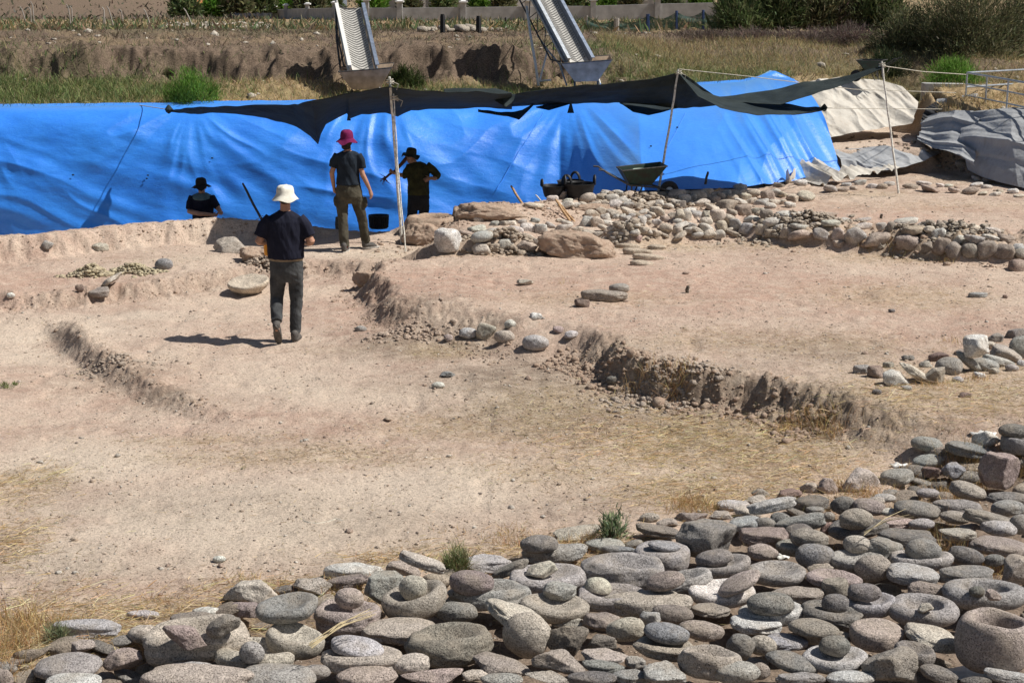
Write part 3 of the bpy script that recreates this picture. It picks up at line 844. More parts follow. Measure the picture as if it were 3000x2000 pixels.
def compose(lst,lms,nm):
    used={}
    def kn(s): return KN[s['kind']]
    bykey={s['key']:s for s in lst}
    for s in lst:
        if s['lab']: s['o']['label']=s['lab']; used[s['lab']]=1
    order=['first','second','third','fourth','fifth','sixth']
    for s in lst:
        if s['lab']: continue
        near=sorted(lms,key=lambda L:math.hypot(s['u']-L['u'],(s['v']-L['v'])*1.6)); near=[L for L in near if L is not s]
        base=f"{sizew(s['w'])} {CN[s['c']]} {kn(s)}"; ok=False
        for L in near[:3]:
            t=f"{base} {where(s,L)} the {nm[L['key']]}"
            if t not in used: used[t]=1; s['o']['label']=t; ok=True; break
        if not ok:
            L,L2=near[0],near[1]
            for L,L2 in ((near[0],near[1]),(near[0],near[2]),(near[1],near[2])):
                t=f"{base} between the {nm[L['key']]} and {nm[L2['key']]}"
                if t not in used: used[t]=1; s['o']['label']=t; ok=True; break
        if not ok: s['o']['label']=t+' too'
compose(stones,lm,LMN)
for s in stones:
    s['o']['category']=CAT[s['kind']]
    k=s['key'][0]
    if k in 'G': s['o']['group']='stones in the right hand row'; s['o'].name='field_stone'; s['o']['category']='stone'
    elif k in 'KL': s['o'].name='field_stone'; s['o']['category']='stone'
    else: s['o']['group']={'handstone':'handstones in the foreground heap','quern':'querns in the foreground heap','mortar':'mortars in the foreground heap'}.get(CAT[s['kind']],'worked stones in the foreground heap')

# --- dark stones seen only in the gaps of the heap
TOPL=[(-60,1960),(60,1905),(200,1860),(330,1840),(450,1800),(620,1760),(800,1700),(1000,1690),(1150,1660),(1400,1640),(1560,1600),(1800,1570),(1960,1520),(2110,1500),(2250,1470),(2420,1440),(2560,1420),(2700,1340),(2860,1290),(3060,1270)]
tx,ty=np.array(TOPL).T
# the ground between stones is sunk, its colour darkened to paint the gap shade
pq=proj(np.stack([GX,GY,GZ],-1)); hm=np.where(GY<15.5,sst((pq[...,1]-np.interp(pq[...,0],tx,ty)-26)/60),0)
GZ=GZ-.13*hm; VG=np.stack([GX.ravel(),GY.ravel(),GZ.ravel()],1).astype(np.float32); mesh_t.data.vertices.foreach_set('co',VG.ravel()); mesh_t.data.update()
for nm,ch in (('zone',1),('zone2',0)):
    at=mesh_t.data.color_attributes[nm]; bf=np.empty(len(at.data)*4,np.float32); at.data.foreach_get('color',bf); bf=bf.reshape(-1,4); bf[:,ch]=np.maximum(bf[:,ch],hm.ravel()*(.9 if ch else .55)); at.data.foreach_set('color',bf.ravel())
occ=[(s['u'],s['v'],s['w'],s['h']) for s in stones if s['key'][0] in 'ABCDEF']
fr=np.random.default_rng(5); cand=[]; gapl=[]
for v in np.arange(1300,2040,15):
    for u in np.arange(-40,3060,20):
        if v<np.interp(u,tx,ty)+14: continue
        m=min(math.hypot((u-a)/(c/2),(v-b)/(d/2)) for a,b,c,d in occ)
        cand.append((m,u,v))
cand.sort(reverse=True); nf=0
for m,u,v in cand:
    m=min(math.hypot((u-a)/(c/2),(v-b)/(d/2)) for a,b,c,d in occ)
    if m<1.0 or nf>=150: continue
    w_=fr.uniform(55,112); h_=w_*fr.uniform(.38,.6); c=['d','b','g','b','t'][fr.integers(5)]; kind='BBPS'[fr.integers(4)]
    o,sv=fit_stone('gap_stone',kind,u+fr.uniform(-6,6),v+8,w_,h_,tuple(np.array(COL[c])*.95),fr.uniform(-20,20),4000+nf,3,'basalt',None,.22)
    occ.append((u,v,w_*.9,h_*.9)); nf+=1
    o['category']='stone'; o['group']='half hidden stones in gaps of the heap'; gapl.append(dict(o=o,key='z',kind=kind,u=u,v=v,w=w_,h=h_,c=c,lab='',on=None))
DIRS={}
for s in gapl:
    L=min(lm,key=lambda L:math.hypot(s['u']-L['u'],(s['v']-L['v'])*1.6)); k=(s['c'],s['kind'],where(s,L),L['key']); DIRS.setdefault(k,[]).append((math.hypot(s['u']-L['u'],s['v']-L['v']),s,L))
for k,Ls in DIRS.items():
    Ls.sort(key=lambda q:q[0])
    for i,(_,s,L) in enumerate(Ls):
        tl=f"half hidden {CN[s['c']]} {KN[s['kind']]} {k[2]} the {LMN[L['key']]}"+('' if len(Ls)==1 else ', '+['nearer one','farther one','farthest one','outermost one'][min(i,3)]); s['o']['label']=tl if len(tl.split())<=16 else tl.replace('half hidden ','hidden ').replace(' the ',' ')
# ------------------------------------------------------------------ rubble walls
RW='''
1618 584 36 22 w|1647 575 24 24 b|1662 590 34 17 w|1722 580 48 30 t|1762 578 36 22 t|1808 571 42 28 w|1845 573 44 28 t|1885 568 34 18 c|1935 569 50 22 t|1983 570 52 30 c|2012 566 26 16 t|1803 598 40 26 w|1895 584 22 18 c|1978 597 32 26 g|1995 602 30 28 d|2055 596 50 28 c|2095 585 32 22 t|2127 601 70 32 b|2167 550 42 26 g|2184 578 34 24 c|1605 578 50 28 t
1720 653 44 54 g|1750 654 40 42 t|1775 638 32 26 w|1805 636 24 18 g|1825 634 22 16 w|1882 648 26 32 w|1903 654 22 30 t|1924 653 28 36 w|1948 644 32 30 p|1970 635 28 42 t|1993 630 30 34 t|2012 637 30 34 w|2043 632 38 30 g|2068 632 28 28 t|2104 632 48 36 c|2115 662 32 36 c|2158 656 42 32 g|2187 670 46 34 g|1825 655 24 14 w|1843 652 24 12 w|1818 672 28 18 g|1843 668 26 18 w|1790 660 24 14 c|1778 682 24 18 c|1797 697 26 16 g|1868 698 26 20 p|1850 634 24 18 g|1865 630 22 16 t
1315 704 82 70 W|1368 686 44 22 p|1397 670 56 24 w|1412 694 64 34 g|1410 733 54 42 c|1443 688 54 38 g|1488 685 50 38 t|1482 713 44 30 w|1512 673 44 24 w|1547 668 44 30 w|1546 693 38 20 c|1544 720 60 32 t|1573 711 30 26 t|1584 675 38 38 g|1567 647 30 18 g|1402 644 30 17 c|1448 657 32 20 g|1475 656 28 18 t|1612 660 32 20 g|1643 648 28 16 c|1650 672 55 28 w|1662 655 35 18 w|1565 602 58 18 c|1452 728 36 34 t|1500 655 30 18 c|1530 650 26 16 g
2180 621 54 42 b|2222 621 42 24 c|2247 631 40 36 d|2203 643 48 24 w|2262 650 54 26 w|2235 672 46 32 t|2262 684 46 24 t|2280 667 38 24 g|2307 682 46 32 t|2346 688 74 32 t|2342 663 56 18 g|2320 634 96 32 w|2409 686 52 36 g|2388 659 36 18 c|2425 634 56 24 b|2457 687 42 46 c|2458 714 34 20 b|2434 653 56 18 w|2474 645 34 18 g|2507 692 66 54 g|2526 665 56 24 w|2527 645 50 16 g|2571 702 74 42 t|2583 665 34 26 w|2608 665 30 30 d|2653 649 72 26 w|2678 674 72 28 b
2249 575 42 32 b|2322 582 40 28 t|2361 577 54 36 c|2293 571 28 20 t|2213 595 30 20 w|2345 536 40 22 w|2250 541 28 16 d|2281 543 36 18 d
2433 554 40 22 g|2470 556 36 14 b|2520 537 38 20 g|2554 547 34 18 w|2585 547 32 18 b|2606 540 32 16 g|2480 541 30 12 g|2500 552 26 12 t
2665 710 84 46 b|2750 687 46 40 W|2760 722 58 50 b|2716 724 34 34 d|2723 673 34 22 c|2795 734 52 50 d|2810 702 42 26 w|2855 702 60 30 l|2843 735 52 44 d|2893 731 62 54 d|2906 697 60 22 w|2938 738 70 46 d|2979 728 44 28 l|2990 742 40 30 d|2950 698 54 30 b|2859 671 36 26 c|2903 675 58 22 w|2759 660 36 26 p|2807 659 46 24 w|2714 658 54 20 g|2783 680 34 18 u|2985 782 64 44 e
2667 548 46 20 b|2707 537 46 14 w|2724 553 56 26 b|2754 544 26 14 w|2778 545 28 12 w|2795 558 34 18 t|2843 559 50 24 b|2861 541 38 14 w|2891 548 34 14 w|2862 524 30 18 w|2894 525 36 20 c|2919 508 32 18 w|2915 570 36 16 w|2968 561 34 18 W|2985 574 32 12 c|2816 482 34 28 g|2879 567 28 12 c|2930 560 24 12 t
'''
RG=[('upper rubble line below the tubs','pale stones along the upper rubble line'),('wall corner behind the earth wedge','stones of the wall corner'),('rubble cluster beside the clay oven','stones of the left rubble cluster'),
    ('long low wall','stones of the long low wall'),('blocks under the blue sheet end','blocks under the blue sheet end'),('scatter left of the thin pole','stones left of the thin pole'),('right stretch of the long wall','stones of the right wall stretch'),('far row at right','stones of the far right row')]
CW=dict(COL); CW.update(w=(.62,.57,.49),W=(.74,.72,.67),c=(.60,.51,.40),t=(.50,.41,.31),g=(.46,.43,.39),b=(.38,.295,.225),d=(.27,.23,.19),e=(.36,.25,.18),l=(.44,.43,.40),u=(.33,.35,.38),p=(.44,.31,.25))
CNW=dict(CN); CNW.update(W='bright white',e='earthy brown',l='light grey')
import itertools
ri=0; used={}
for gi,l in enumerate(RW.strip().split('\n')):
    items=[e.split() for e in l.split('|')]
    us=sorted(float(e[0]) for e in items)
    for e in items:
        ri+=1; u,v,w_,h_=map(float,e[:4]); c=e[4]
        rr=np.random.default_rng(ri+9000); cc_=np.array(CW[c]); cc_=(cc_*.8+cc_.mean()*.2)*1.08; col=tuple(np.clip(cc_*rr.uniform(.85,1.15)*(1+rr.uniform(-.04,.04,3)),0,.85))
        kind='P' if rr.random()<.12 else 'B'
        if h_/w_<.42: kind='S'
        o,sv=fit_stone('rubble_stone',kind,u,v,w_*1.06,h_*1.08,col,rr.uniform(-14,14),ri+700,3,'lime',None,.22,yaw=None)
        sz='small' if w_<36 else 'medium' if w_<56 else 'large'
        shp={'P':'rounded','B':'angular','S':'flat'}[kind]
        k=(gi,sz,c,shp); used.setdefault(k,[]).append((o,u,v))
fr=np.random.default_rng(21); occ2=[tuple(map(float,e.split()[:4])) for l in RW.strip().split('\n') for e in l.split('|')]
FR=[(0,1640,2320,566,606,0.0),(1,1720,2160,618,690,0.0),(2,1340,1700,640,700,0.0),(3,2160,2760,636,700,0.0),(6,2700,2990,664,716,0.0)]
nf2=0
for gi,u0,u1,v0,v1,_ in FR:
    for _ in range(400):
        if nf2>=86: break
        u=fr.uniform(u0,u1); v=fr.uniform(v0,v1)
        if gi==3 and v<636+ (u-2160)*.03: continue
        m=min(math.hypot((u-a)/(c/2),(v-b)/(d/2)) for a,b,c,d in occ2)
        if m<1.15: continue
        w_=fr.uniform(26,48); h_=w_*fr.uniform(.5,.75); c='wwctgc'[fr.integers(6)]; cc_=np.array(CW[c]); cc_=(cc_*.8+cc_.mean()*.2)*fr.uniform(.95,1.15)
        o,sv=fit_stone('rubble_stone','B' if fr.random()<.85 else 'P',u,v,w_,h_,tuple(np.clip(cc_,0,.85)),fr.uniform(-20,20),2700+nf2,3,'lime',None,.2,yaw=None)
        occ2.append((u,v,w_,h_)); nf2+=1
        sz='small' if w_<36 else 'medium'
        used.setdefault((gi,sz,c,'chipped'),[]).append((o,u,v))
print('rubble fill',nf2)
PL=['leftmost','second from the left','third from the left','fourth from the left','fifth from the left','sixth from the left','seventh from the left','eighth from the left']+[q+' from the left' for q in 'ninth tenth eleventh twelfth thirteenth fourteenth fifteenth sixteenth seventeenth eighteenth'.split()]
for (gi,sz,c,shp),L in used.items():
    L.sort(key=lambda q:q[1])
    for i,(o,u,v) in enumerate(L):
        base=f"{sz} {CNW[c]} {shp} stone in the {RG[gi][0]}"
        o['label']=base if len(L)==1 else f"{base}, {PL[min(i,17)] if i<len(L)-1 or i==0 else 'rightmost'}"
        o['category']='stone'; o['group']=RG[gi][1]
# ------------------------------------------------------------------ earthworks that stand as blocks
def earth_block(name,label,u,v,w_,h_,seed,mat='earth',br=.8,kind='B',roll=0,cat='earth block',emb=.25,z0=None,lv=5,amp=.10):
    V0,F=stone_shape(kind,seed,lv)
    n=fbm(V0[:,0]*3,V0[:,1]*3,V0[:,2]*3,s=seed,o=4); V0=V0*(1+amp*n+.08*fbm(V0[:,0]*9,V0[:,1]*9,V0[:,2]*12,s=seed+4,o=4)-.05*np.abs(fbm(V0[:,0]*5,V0[:,1]*5,V0[:,2]*9,s=seed+6,o=3)))[:,None]
    P=hit(u,v+.45*h_); a=w_/2/ppm(P); b=a*br; c=h_/2/ppm(P); pu,pv=u,v
    for it in range(6):
        W=V0*np.array([a,b,c]); cr,sr=math.cos(R(roll)),math.sin(R(roll)); W=np.stack([W[:,0]*cr-W[:,2]*sr,W[:,1],W[:,0]*sr+W[:,2]*cr],1)
        off=-W[:,2].min()-emb*2*c; P=hit(pu,pv,dz=off)
        Q=proj(W+P); mn,mx=Q.min(0),Q.max(0); a*=w_/(mx[0]-mn[0]); b=a*br; hr=h_/(mx[1]-mn[1]); c*=hr**1.2
        if c<.2*a: c=.2*a; br*=max(.8,hr)
        cu,cv=(mn+mx)/2; pu+=u-cu; pv+=v-cv
    W=V0*np.array([a,b,c]); W=np.stack([W[:,0]*cr-W[:,2]*sr,W[:,1],W[:,0]*sr+W[:,2]*cr],1)
    o=mesh(name,W,F,M[mat],loc=P); return tag(o,label,cat)
earth_block('earth_block','rough squared block of baked earth right of the canopy poles',1232,694,116,84,3,kind='B',amp=.22,br=.9)
earth_block('earth_block','low clod of earth left in place beside the rounded mound',1068,818,74,54,5,amp=.2,br=.8)
earth_block('earth_bank','long low bank of earth in front of the blue sheet',1440,626,215,70,8,kind='B',br=.45,amp=.30,cat='earth bank')
earth_block('earth_bank','wedge shaped earth wall stub with a dark shaded left face',1690,726,235,106,13,kind='B',roll=-13,br=.62,amp=.26,cat='earth bank')
earth_block('earth_block','crumbling grey lump of earth beside the tan stone',748,752,96,62,16,amp=.3)
earth_block('earth_bank','narrow ledge of earth behind the wooden tool handles',1725,612,150,34,21,kind='B',br=.5,amp=.28,cat='earth bank')
# earthen oven rim with a hole
def lathed(name,label,cat,P,a,b,c,prof,mat,seed,wob=.08,n=64):
    pr=np.array(prof); t=np.linspace(0,len(pr)-1,30); pr=np.stack([np.interp(t,np.arange(len(pr)),pr[:,0]),np.interp(t,np.arange(len(pr)),pr[:,1])],1)
    th=np.arange(n)*2*math.pi/n; w=1+wob*fbm(np.cos(th)*1.3+seed,np.sin(th)*1.3,s=seed)
    V=np.stack([pr[:,0][:,None]*w*np.cos(th)*a,pr[:,0][:,None]*w*np.sin(th)*b,np.repeat(pr[:,1][:,None],n,1)*c],-1).reshape(-1,3)
    V+= .02*np.stack([fbm(V[:,0]*9,V[:,1]*9,V[:,2]*9,s=seed+k) for k in range(3)],1)
    I=np.arange(30*n).reshape(30,n); I2=np.roll(I,-1,1)
    F=np.stack([I[:-1].ravel(),I2[:-1].ravel(),I2[1:].ravel(),I[1:].ravel()],1)
    o=mesh(name,V,F,M[mat],loc=P); return tag(o,label,cat)
P=gz(1265,640,.42)
lathed('clay_oven','round clay oven rim with a dark open hole on top','clay oven',P-np.array([0,0,.3]),.44,.36,.3,[(1.25,-.4),(1.12,.1),(1.0,.7),(.9,1.0),(.75,1.15),(.58,1.1),(.48,.9),(.42,.4),(.35,0),(.1,-.1),(.01,-.1)],'earth',4)
# stone bowl standing on its foot
P=hit(731,858)
o=lathed('stone_bowl','shallow pale stone bowl on a small foot behind the man in navy','bowl',P+np.array([0,0,.085]),.27,.26,.085,[(.25,-1.1),(.45,-1.0),(.62,-.6),(.88,.0),(1.0,.5),(1.02,.85),(.97,1.05),(.88,1.0),(.6,.82),(.3,.76),(.01,.75)],'lime',9,.03); o.color=(.60,.51,.40,1); o.rotation_euler=(R(9),R(-4),0)
# crumbled mudbrick heaps
def clod_heap(label,u,v,w_,h_,seed,n,col,sz=1.0):
    n=int(n*2.2)
    r=np.random.default_rng(seed); P=hit(u,v); VV=[];FF=[];k=0
    for i in range(n):
        x=r.normal()*w_/ppm(P)*.22; y=r.normal()*w_/ppm(P)*.10; s=r.uniform(.007,.030)*(1 if r.random()<.85 else 1.7)*sz; V0,F0=stone_shape('B',seed*50+i,2)
        z=h1(P[0]+x,P[1]+y)-P[2]+max(0,h_/ppm(P)*.75*math.exp(-((x/(w_/ppm(P)*.30))**2+(y/(w_/ppm(P)*.16))**2)))*r.random()**.5
        VV.append(V0*(1+.12*r.normal(size=(len(V0),1)))*s*np.array([1,1,.75])+np.array([x,y,z])); FF.append(F0+k); k+=len(V0)
    o=mesh('crumbled_earth',np.vstack(VV),np.vstack(FF),M['lime'],loc=P,smooth=False); o.color=(*col,1)
    return tag(o,label,'rubble',kind='stuff')
clod_heap('crumbled yellowish earth and clods in a low heap',265,805,150,44,31,260,(.52,.44,.29))
clod_heap('crumbled yellow grey clods beside the mottled cobble',395,800,170,40,32,260,(.52,.45,.30))
clod_heap('clods fallen along the pinkish step behind the bowl',780,775,150,36,33,120,(.46,.37,.29))
clod_heap('loose crumbs of earth along the dark step',1960,1140,420,8,34,200,(.46,.38,.31))
clod_heap('loose crumbs below the rounded mound',1200,985,300,6,35,60,(.47,.36,.28))
clod_heap('loose crumbs along the low bank at left',330,1050,330,5,36,60,(.42,.34,.27))
clod_heap('small stones packed in the wall corner',1830,680,120,30,37,110,(.45,.38,.3),1.5)
clod_heap('small stones packed along the left of the long wall',2350,650,420,40,38,260,(.44,.37,.29),1.5)
clod_heap('small stones packed along the right of the long wall',2780,685,460,40,39,240,(.42,.36,.29),1.5)
clod_heap('small stones packed along the upper rubble line',1900,590,480,26,40,200,(.42,.34,.26),1.5)
clod_heap('small stones filling the left rubble cluster',1480,700,300,40,41,150,(.42,.34,.26),1.5)
# flagstones
for i,(u,v,w_,h_) in enumerate([(1838,722,80,16),(1868,738,90,18),(1900,755,96,22),(1925,725,60,20),(1880,771,70,20)]):
    o,_=fit_stone('flagstone','S',u,v,w_,h_,(.52,.43,.33),-4,1400+i,3,'lime',None,.3); tag(o,['thin pale paving stone farthest left','pale paving stone second from the back','large pale paving stone at the front right','knobbly pale paving stone at the right back','pale paving stone nearest the camera with a thick edge'][i]+' of the little pavement','paving stone','stones of the little pavement')

def edge_clods(label,path,n,s0,seed,wd=.18,col=None,mat='earth',off=0):
    r=np.random.default_rng(seed); path=np.array(path); seg=np.linalg.norm(np.diff(path,axis=0),axis=1); cum=np.concatenate([[0],np.cumsum(seg)]); VV=[];FF=[];k=0; c=np.array([*path[len(path)//2],0.])
    shp=[stone_shape('B',seed*7+i,1)[0]*(1+.15*r.normal(size=(12,1))) for i in range(12)]; F0=ICO[1][1]
    for i in range(n):
        t=r.random()*cum[-1]; j=min(np.searchsorted(cum,t)-1,len(seg)-1); j=max(j,0); q=path[j]+(path[j+1]-path[j])*((t-cum[j])/seg[j]); d=(path[j+1]-path[j])/seg[j]; nn=np.array([-d[1],d[0]])
        cl=vnoise(np.array([t*1.3]),np.array([seed]))[0]
        if r.random()>.55+.6*cl: continue
        q=q+nn*(r.normal()*wd+off)+d*r.normal()*.03; s=s0*math.exp(r.normal()*.55); z=float(hq(q[0],q[1]))
        VV.append(shp[i%12]*s*r.uniform(.7,1.2,3)*np.array([1,1,.8])+np.array([q[0],q[1],z+s*.15])-c); FF.append(F0+k); k+=12
    o=mesh('earth_clods',np.vstack(VV),np.vstack(FF),M[mat],loc=c,smooth=False); return tag(o,label,'earth',kind='stuff')
edge_clods('crumbling clods along the front of the rounded mound and the stepped edge',TE[4:14],1500,.009,3,.17)
edge_clods('crumbling clods along the dark rugged step in the middle',TE[14:23],4200,.014,4,.15)
edge_clods('crumbs spilling along the low bank at left',LB,800,.008,5,.12)
edge_clods('crumbs along the low pinkish step at left',UF[1:],1000,.008,6,.14)
edge_clods('crumbs along the top of the earth baulk',TR[1:10],900,.009,7,.10,off=-.25)
edge_clods('earth crumbs around the wall footing',WF,1600,.013,8,.25,off=.1)
edge_clods('earth crumbs among the banks by the trench',[tuple(gz(u,v,.3)[:2]) for u,v in ((1180,735),(1350,660),(1450,640),(1560,640),(1700,640),(1800,630))],1500,.014,9,.35)
# ------------------------------------------------------------------ sheets, tarps, canopy
def sheet(name,top,bot,nu,nv,mat,disp=None,parent=None,thick=0,prof=None):
    """top/bot: world points; returns a draped grid"""
    def res(L,n):
        L=np.array(L,float); t=np.concatenate([[0],np.cumsum(np.linalg.norm(np.diff(L,axis=0),axis=1))]); t/=t[-1]
        s=np.linspace(0,1,n); return np.stack([np.interp(s,t,L[:,k]) for k in range(3)],1)
    if len(top)==len(bot):      # keep the correspondence of the vertices
        k=np.linspace(0,len(top)-1,nu); T=np.stack([np.interp(k,np.arange(len(top)),np.array(top)[:,j]) for j in range(3)],1); B=np.stack([np.interp(k,np.arange(len(bot)),np.array(bot)[:,j]) for j in range(3)],1)
    else: T=res(top,nu); B=res(bot,nu)
    t=np.linspace(0,1,nv)[None,:,None]
    if prof is not None: G=prof(T[:,None,:],B[:,None,:],t)
    else: G=T[:,None,:]*(1-t)+B[:,None,:]*t
    S=np.linspace(0,1,nu)[:,None]*np.ones((1,nv)); TT=np.ones((nu,1))*t[0,:,0][None,:]
    if disp is not None: G=G+disp(G,S,TT)
    idx=np.arange(nu*nv).reshape(nu,nv)
    F=np.stack([idx[:-1,:-1].ravel(),idx[:-1,1:].ravel(),idx[1:,1:].ravel(),idx[1:,:-1].ravel()],1)
    o=mesh(name,G.reshape(-1,3),F,mat,parent)
    if thick:
        m=o.modifiers.new('thick','SOLIDIFY'); m.thickness=thick; m.offset=0
    return o
# blue tarpaulin
g=NG('blue_tarp'); n=g.noise(.9,5,.6); cr=g.noise(14,5,.7,g.scale(g.coord(),(1,1,2.2)),.6); wv=g.noise(60,3,.6,g.scale(g.coord(),(.6,1,2)))
c=g.mix(g.ramp(n,[(.3,0),(.7,1)]),(.016,.19,.80),(.03,.26,.90))
c=g.mix(g.ramp(cr,[(.35,.0),(.65,.15)]),c,(.10,.46,.98))  # paler cyan crinkles: highlights painted into the sheet colour
nb=g.bump(cr,.30,.025); nb=g.bump(wv,.28,.007,nb)
M['blue']=g.fin(c,.42,nb,.55)
try: g.b.inputs['Sheen Weight'].default_value=1.0; g.b.inputs['Sheen Tint'].default_value=(.55,.9,1,1); g.b.inputs['Sheen Roughness'].default_value=.4
except Exception: pass
def X3(u,Y,z):  # world point at column u, depth Y, height z
    dep=Y*cp-(z-CH)*sp_; return np.array([(u-1500)/FPX*dep,Y,z])
BT=[(-900,318,29.25),(-250,318,29.2),(0,318,29.2),(240,316,29.3),(480,312,29.4),(800,306,29.7),(1150,300,30.0),(1400,296,30.3),(1640,290,30.6),(1860,272,31.3),(2040,254,32.1),(2180,243,32.6),(2260,226,32.8),(2330,243,32.7)]
BB=[(-900,28.1,-1.2),(-250,28.1,-1.2),(0,28.1,-1.2),(240,28.1,-1.2),(480,28.2,-1.2),(800,28.3,-1.1),(1150,28.4,-.8),(1400,28.5,-.7),(1640,28.6,-.45)]
top=[gy(*p) for p in BT]; bot=[X3(*p) for p in BB]+[gz(1880,560,.35),gz(2030,556,.38),gz(2160,552,.38),gz(2290,535,.38),gz(2465,503,.40)]
for i,p in enumerate(top): p[2]+=.03
PIN=[(-200,300,1.2),(600,365,1.0),(1130,300,.8),(1680,345,1.2),(2270,235,1.1)]
PW=[gy(u,v,30.3) for u,v,_ in PIN]
def bprof(T,B,t):
    q=T*(1-t)+B*t
    t0=t[...,0]; zt=t0**1.65
    G=q.copy(); G[...,2]=(T[...,2]*(1-zt)+B[...,2]*zt)
    G[...,1]=T[...,1]*(1-t0)+B[...,1]*t0-.25*np.sin(np.pi*t0**.7)
    return G
def bdisp(G,S,T):
    x=G[...,0]; z=G[...,2]; d=np.zeros_like(x)
    # long soft folds: they fan out below points where the sheet is pinned
    wx=.5*fbm(x*.45,z*.5,s=90,o=2); den=np.zeros_like(x)+.25
    for i,(p,(_,_,k)) in enumerate(zip(PW,PIN)):
        dx=x-p[0]; dz=np.maximum((p[2]+.5-z)*1.2,.15); r=np.hypot(dx,dz); ph=np.arctan2(dz,dx)
        w=np.exp(-(dx/2.6)**2)*sst((r-.25)/1.3)*k
        f=fbm(ph*2.1+i*9+wx,r*.35+i,s=60+i,o=3,g=.5)
        d+=w*(1-2.2*np.abs(f)-.3)*.095; den+=w
    d=d/den*1.1
    q=z*1.15+x*.42+wx*.6
    d+=sst((1.5-x)/3)*.075*(1-2*np.abs(fbm(q*1.1,(x-z*.4)*.16,s=81,o=3)))*sst(T*1.6)
    d+=.05*fbm(x*.7+z*.4,z*.8,s=83,o=3)+.006*fbm(x*3+z*2,z*9,s=84,o=3)
    rg=sst((x-3.2)/1.6); d+=rg*.13*(1-2*np.abs(fbm(x*2.1+z*.9+wx,z*.25,s=88,o=3)))*sst(T*2)
    d*=sst(T/.12)
    out=np.zeros(G.shape); out[...,1]=-d*.95; out[...,2]=d*.35
    return out
bt=sheet('blue_tarpaulin',top,bot,900,170,M['blue'],bdisp,prof=bprof)
tag(bt,'long bright blue plastic sheet draped down the trench side','tarpaulin')
# its lip lying back on the ground + bunched end
def lip(u0,u1,seed):
    pts=[p for p in top]
    T2=[p+np.array([0,.16,.035]) for p in pts]
    return T2
o=sheet('blue_tarpaulin_edge',lip(0,0,1),[p+np.array([0,-.015,-.01]) for p in top],700,8,M['blue'],lambda G,S,T:np.stack([0*S,0.1*fbm(G[...,0]*1.3,S*0,s=5)*(1-T),.02*fbm(G[...,0]*2,G[...,1]*2,s=6,o=3)*(1-T)],-1),parent=bt); o.name='folded_edge'
fold=[gy(2180,250,32.6),gy(2230,238,32.9),gy(2262,226,33.0),(gy(2310,240,33.1)),gy(2345,248,33.1)]
mb=MB(); mb.tube(fold,[.03,.11,.14,.10,.03],12,sx=1.6); o=mb.build('bunched_corner',M['blue'],bt)
for v_ in o.data.vertices:
    k=vnoise(v_.co.x*9,v_.co.y*9,v_.co.z*9,s=3); v_.co+=Vector((0,0,1))*.06*float(k)
# geotextile sheets
def cloth_mat(name,a,b,dirt,rough=.95):
    g=NG(name); n=g.noise(2.2,5,.65); f=g.noise(60,4,.7); st=g.noise(5,5,.7,g.scale(g.coord(),(2.5,2.5,.5)))
    c=g.mix(g.ramp(n,[(.35,0),(.65,1)]),a,b); c=g.mix(g.ramp(st,[(.5,0),(.75,.6)]),c,dirt)
    nb=g.bump(g.noise(9,4,.6),.5,.04); nb=g.bump(f,.3,.005,nb); return g.fin(c,rough,nb,.15)
M['geo']=cloth_mat('geotextile',(.50,.46,.40),(.58,.545,.48),(.36,.30,.23))
M['geod']=cloth_mat('grey_geotextile',(.30,.31,.32),(.38,.385,.39),(.22,.2,.18))
def fdisp(k,seed,fx=3,fz=.6,ax=(0,-1,.4)):
    def f(G,S,T):
        wx=.6*fbm(G[...,0]*1.3,G[...,2]*1.6,s=seed+2,o=2); d=k*(.5-np.abs(fbm((G[...,0]+G[...,1]*.6)*fx+wx,G[...,2]*fz,s=seed,o=4))*1.6)+k*.6*fbm(G[...,0]*1.2,G[...,2]*1.8,s=seed+1,o=3)
        return np.stack([d*ax[0],d*ax[1],d*ax[2]],-1)
    return f
o=sheet('geotextile_sheet',[gy(2290,262,32.5),gy(2400,234,32.7),gy(2470,228,33.0),gy(2570,236,33.2),gy(2640,258,33.0),gy(2690,300,32.6)],
  [gy(2405,408,31.0),gy(2430,405,31.0),gy(2480,395,31.2),gy(2560,380,31.4),gy(2620,370,31.6),gy(2672,362,31.6)],240,90,M['geo'],fdisp(.20,91,1.3,.8))
tag(o,'wrinkled off white cloth sheet covering the slope beside the blue sheet','cloth sheet')
o=sheet('geotextile_sheet',[gy(2440,436,29.9),gy(2520,432,30.0),gy(2600,430,30.0),gy(2680,432,30.0),gy(2760,446,30.1)],
  [gy(2468,502,29.2),gy(2530,506,29.2),gy(2600,502,29.2),gy(2650,492,29.3),gy(2710,470,29.6)],200,60,M['geod'],fdisp(.22,95,1.1,1.2))
tag(o,'grey white cloth hanging over the edge of a small pit','cloth sheet')
o=sheet('crumpled_cloth',[gz(2305,512,.55),gz(2340,480,.62),gz(2400,478,.6),gz(2450,505,.5),gz(2540,505,.45),gz(2620,505,.42)],
  [gz(2300,522,.42),gz(2350,520,.42),gz(2400,535,.4),gz(2460,532,.4),gz(2520,528,.38),gz(2640,512,.38)],220,50,M['geo'],fdisp(.20,97,2.2,2,(0,.3,1)))
tag(o,'crumpled beige cloth heap at the foot of the blue sheet','cloth sheet')
o=sheet('geotextile_sheet',[gy(2845,352,30.8),gy(2880,338,30.7),gy(2930,330,30.3),(gy(2985,322,29.8)),gy(3120,330,29.0),gy(3400,350,28)],
  [gy(2838,500,28.9),gy(2880,520,28.2),gy(2930,535,27.7),gy(2985,548,27.2),gy(3120,580,26.5),gy(3400,640,25.5)],260,110,M['geod'],fdisp(.22,99,1.1,.6,(-.7,-.5,.4)),prof=lambda T,B,t:(T*(1-t)+B*t)+np.array([-.25,-.15,.35])*np.sin(np.pi*t**.8))
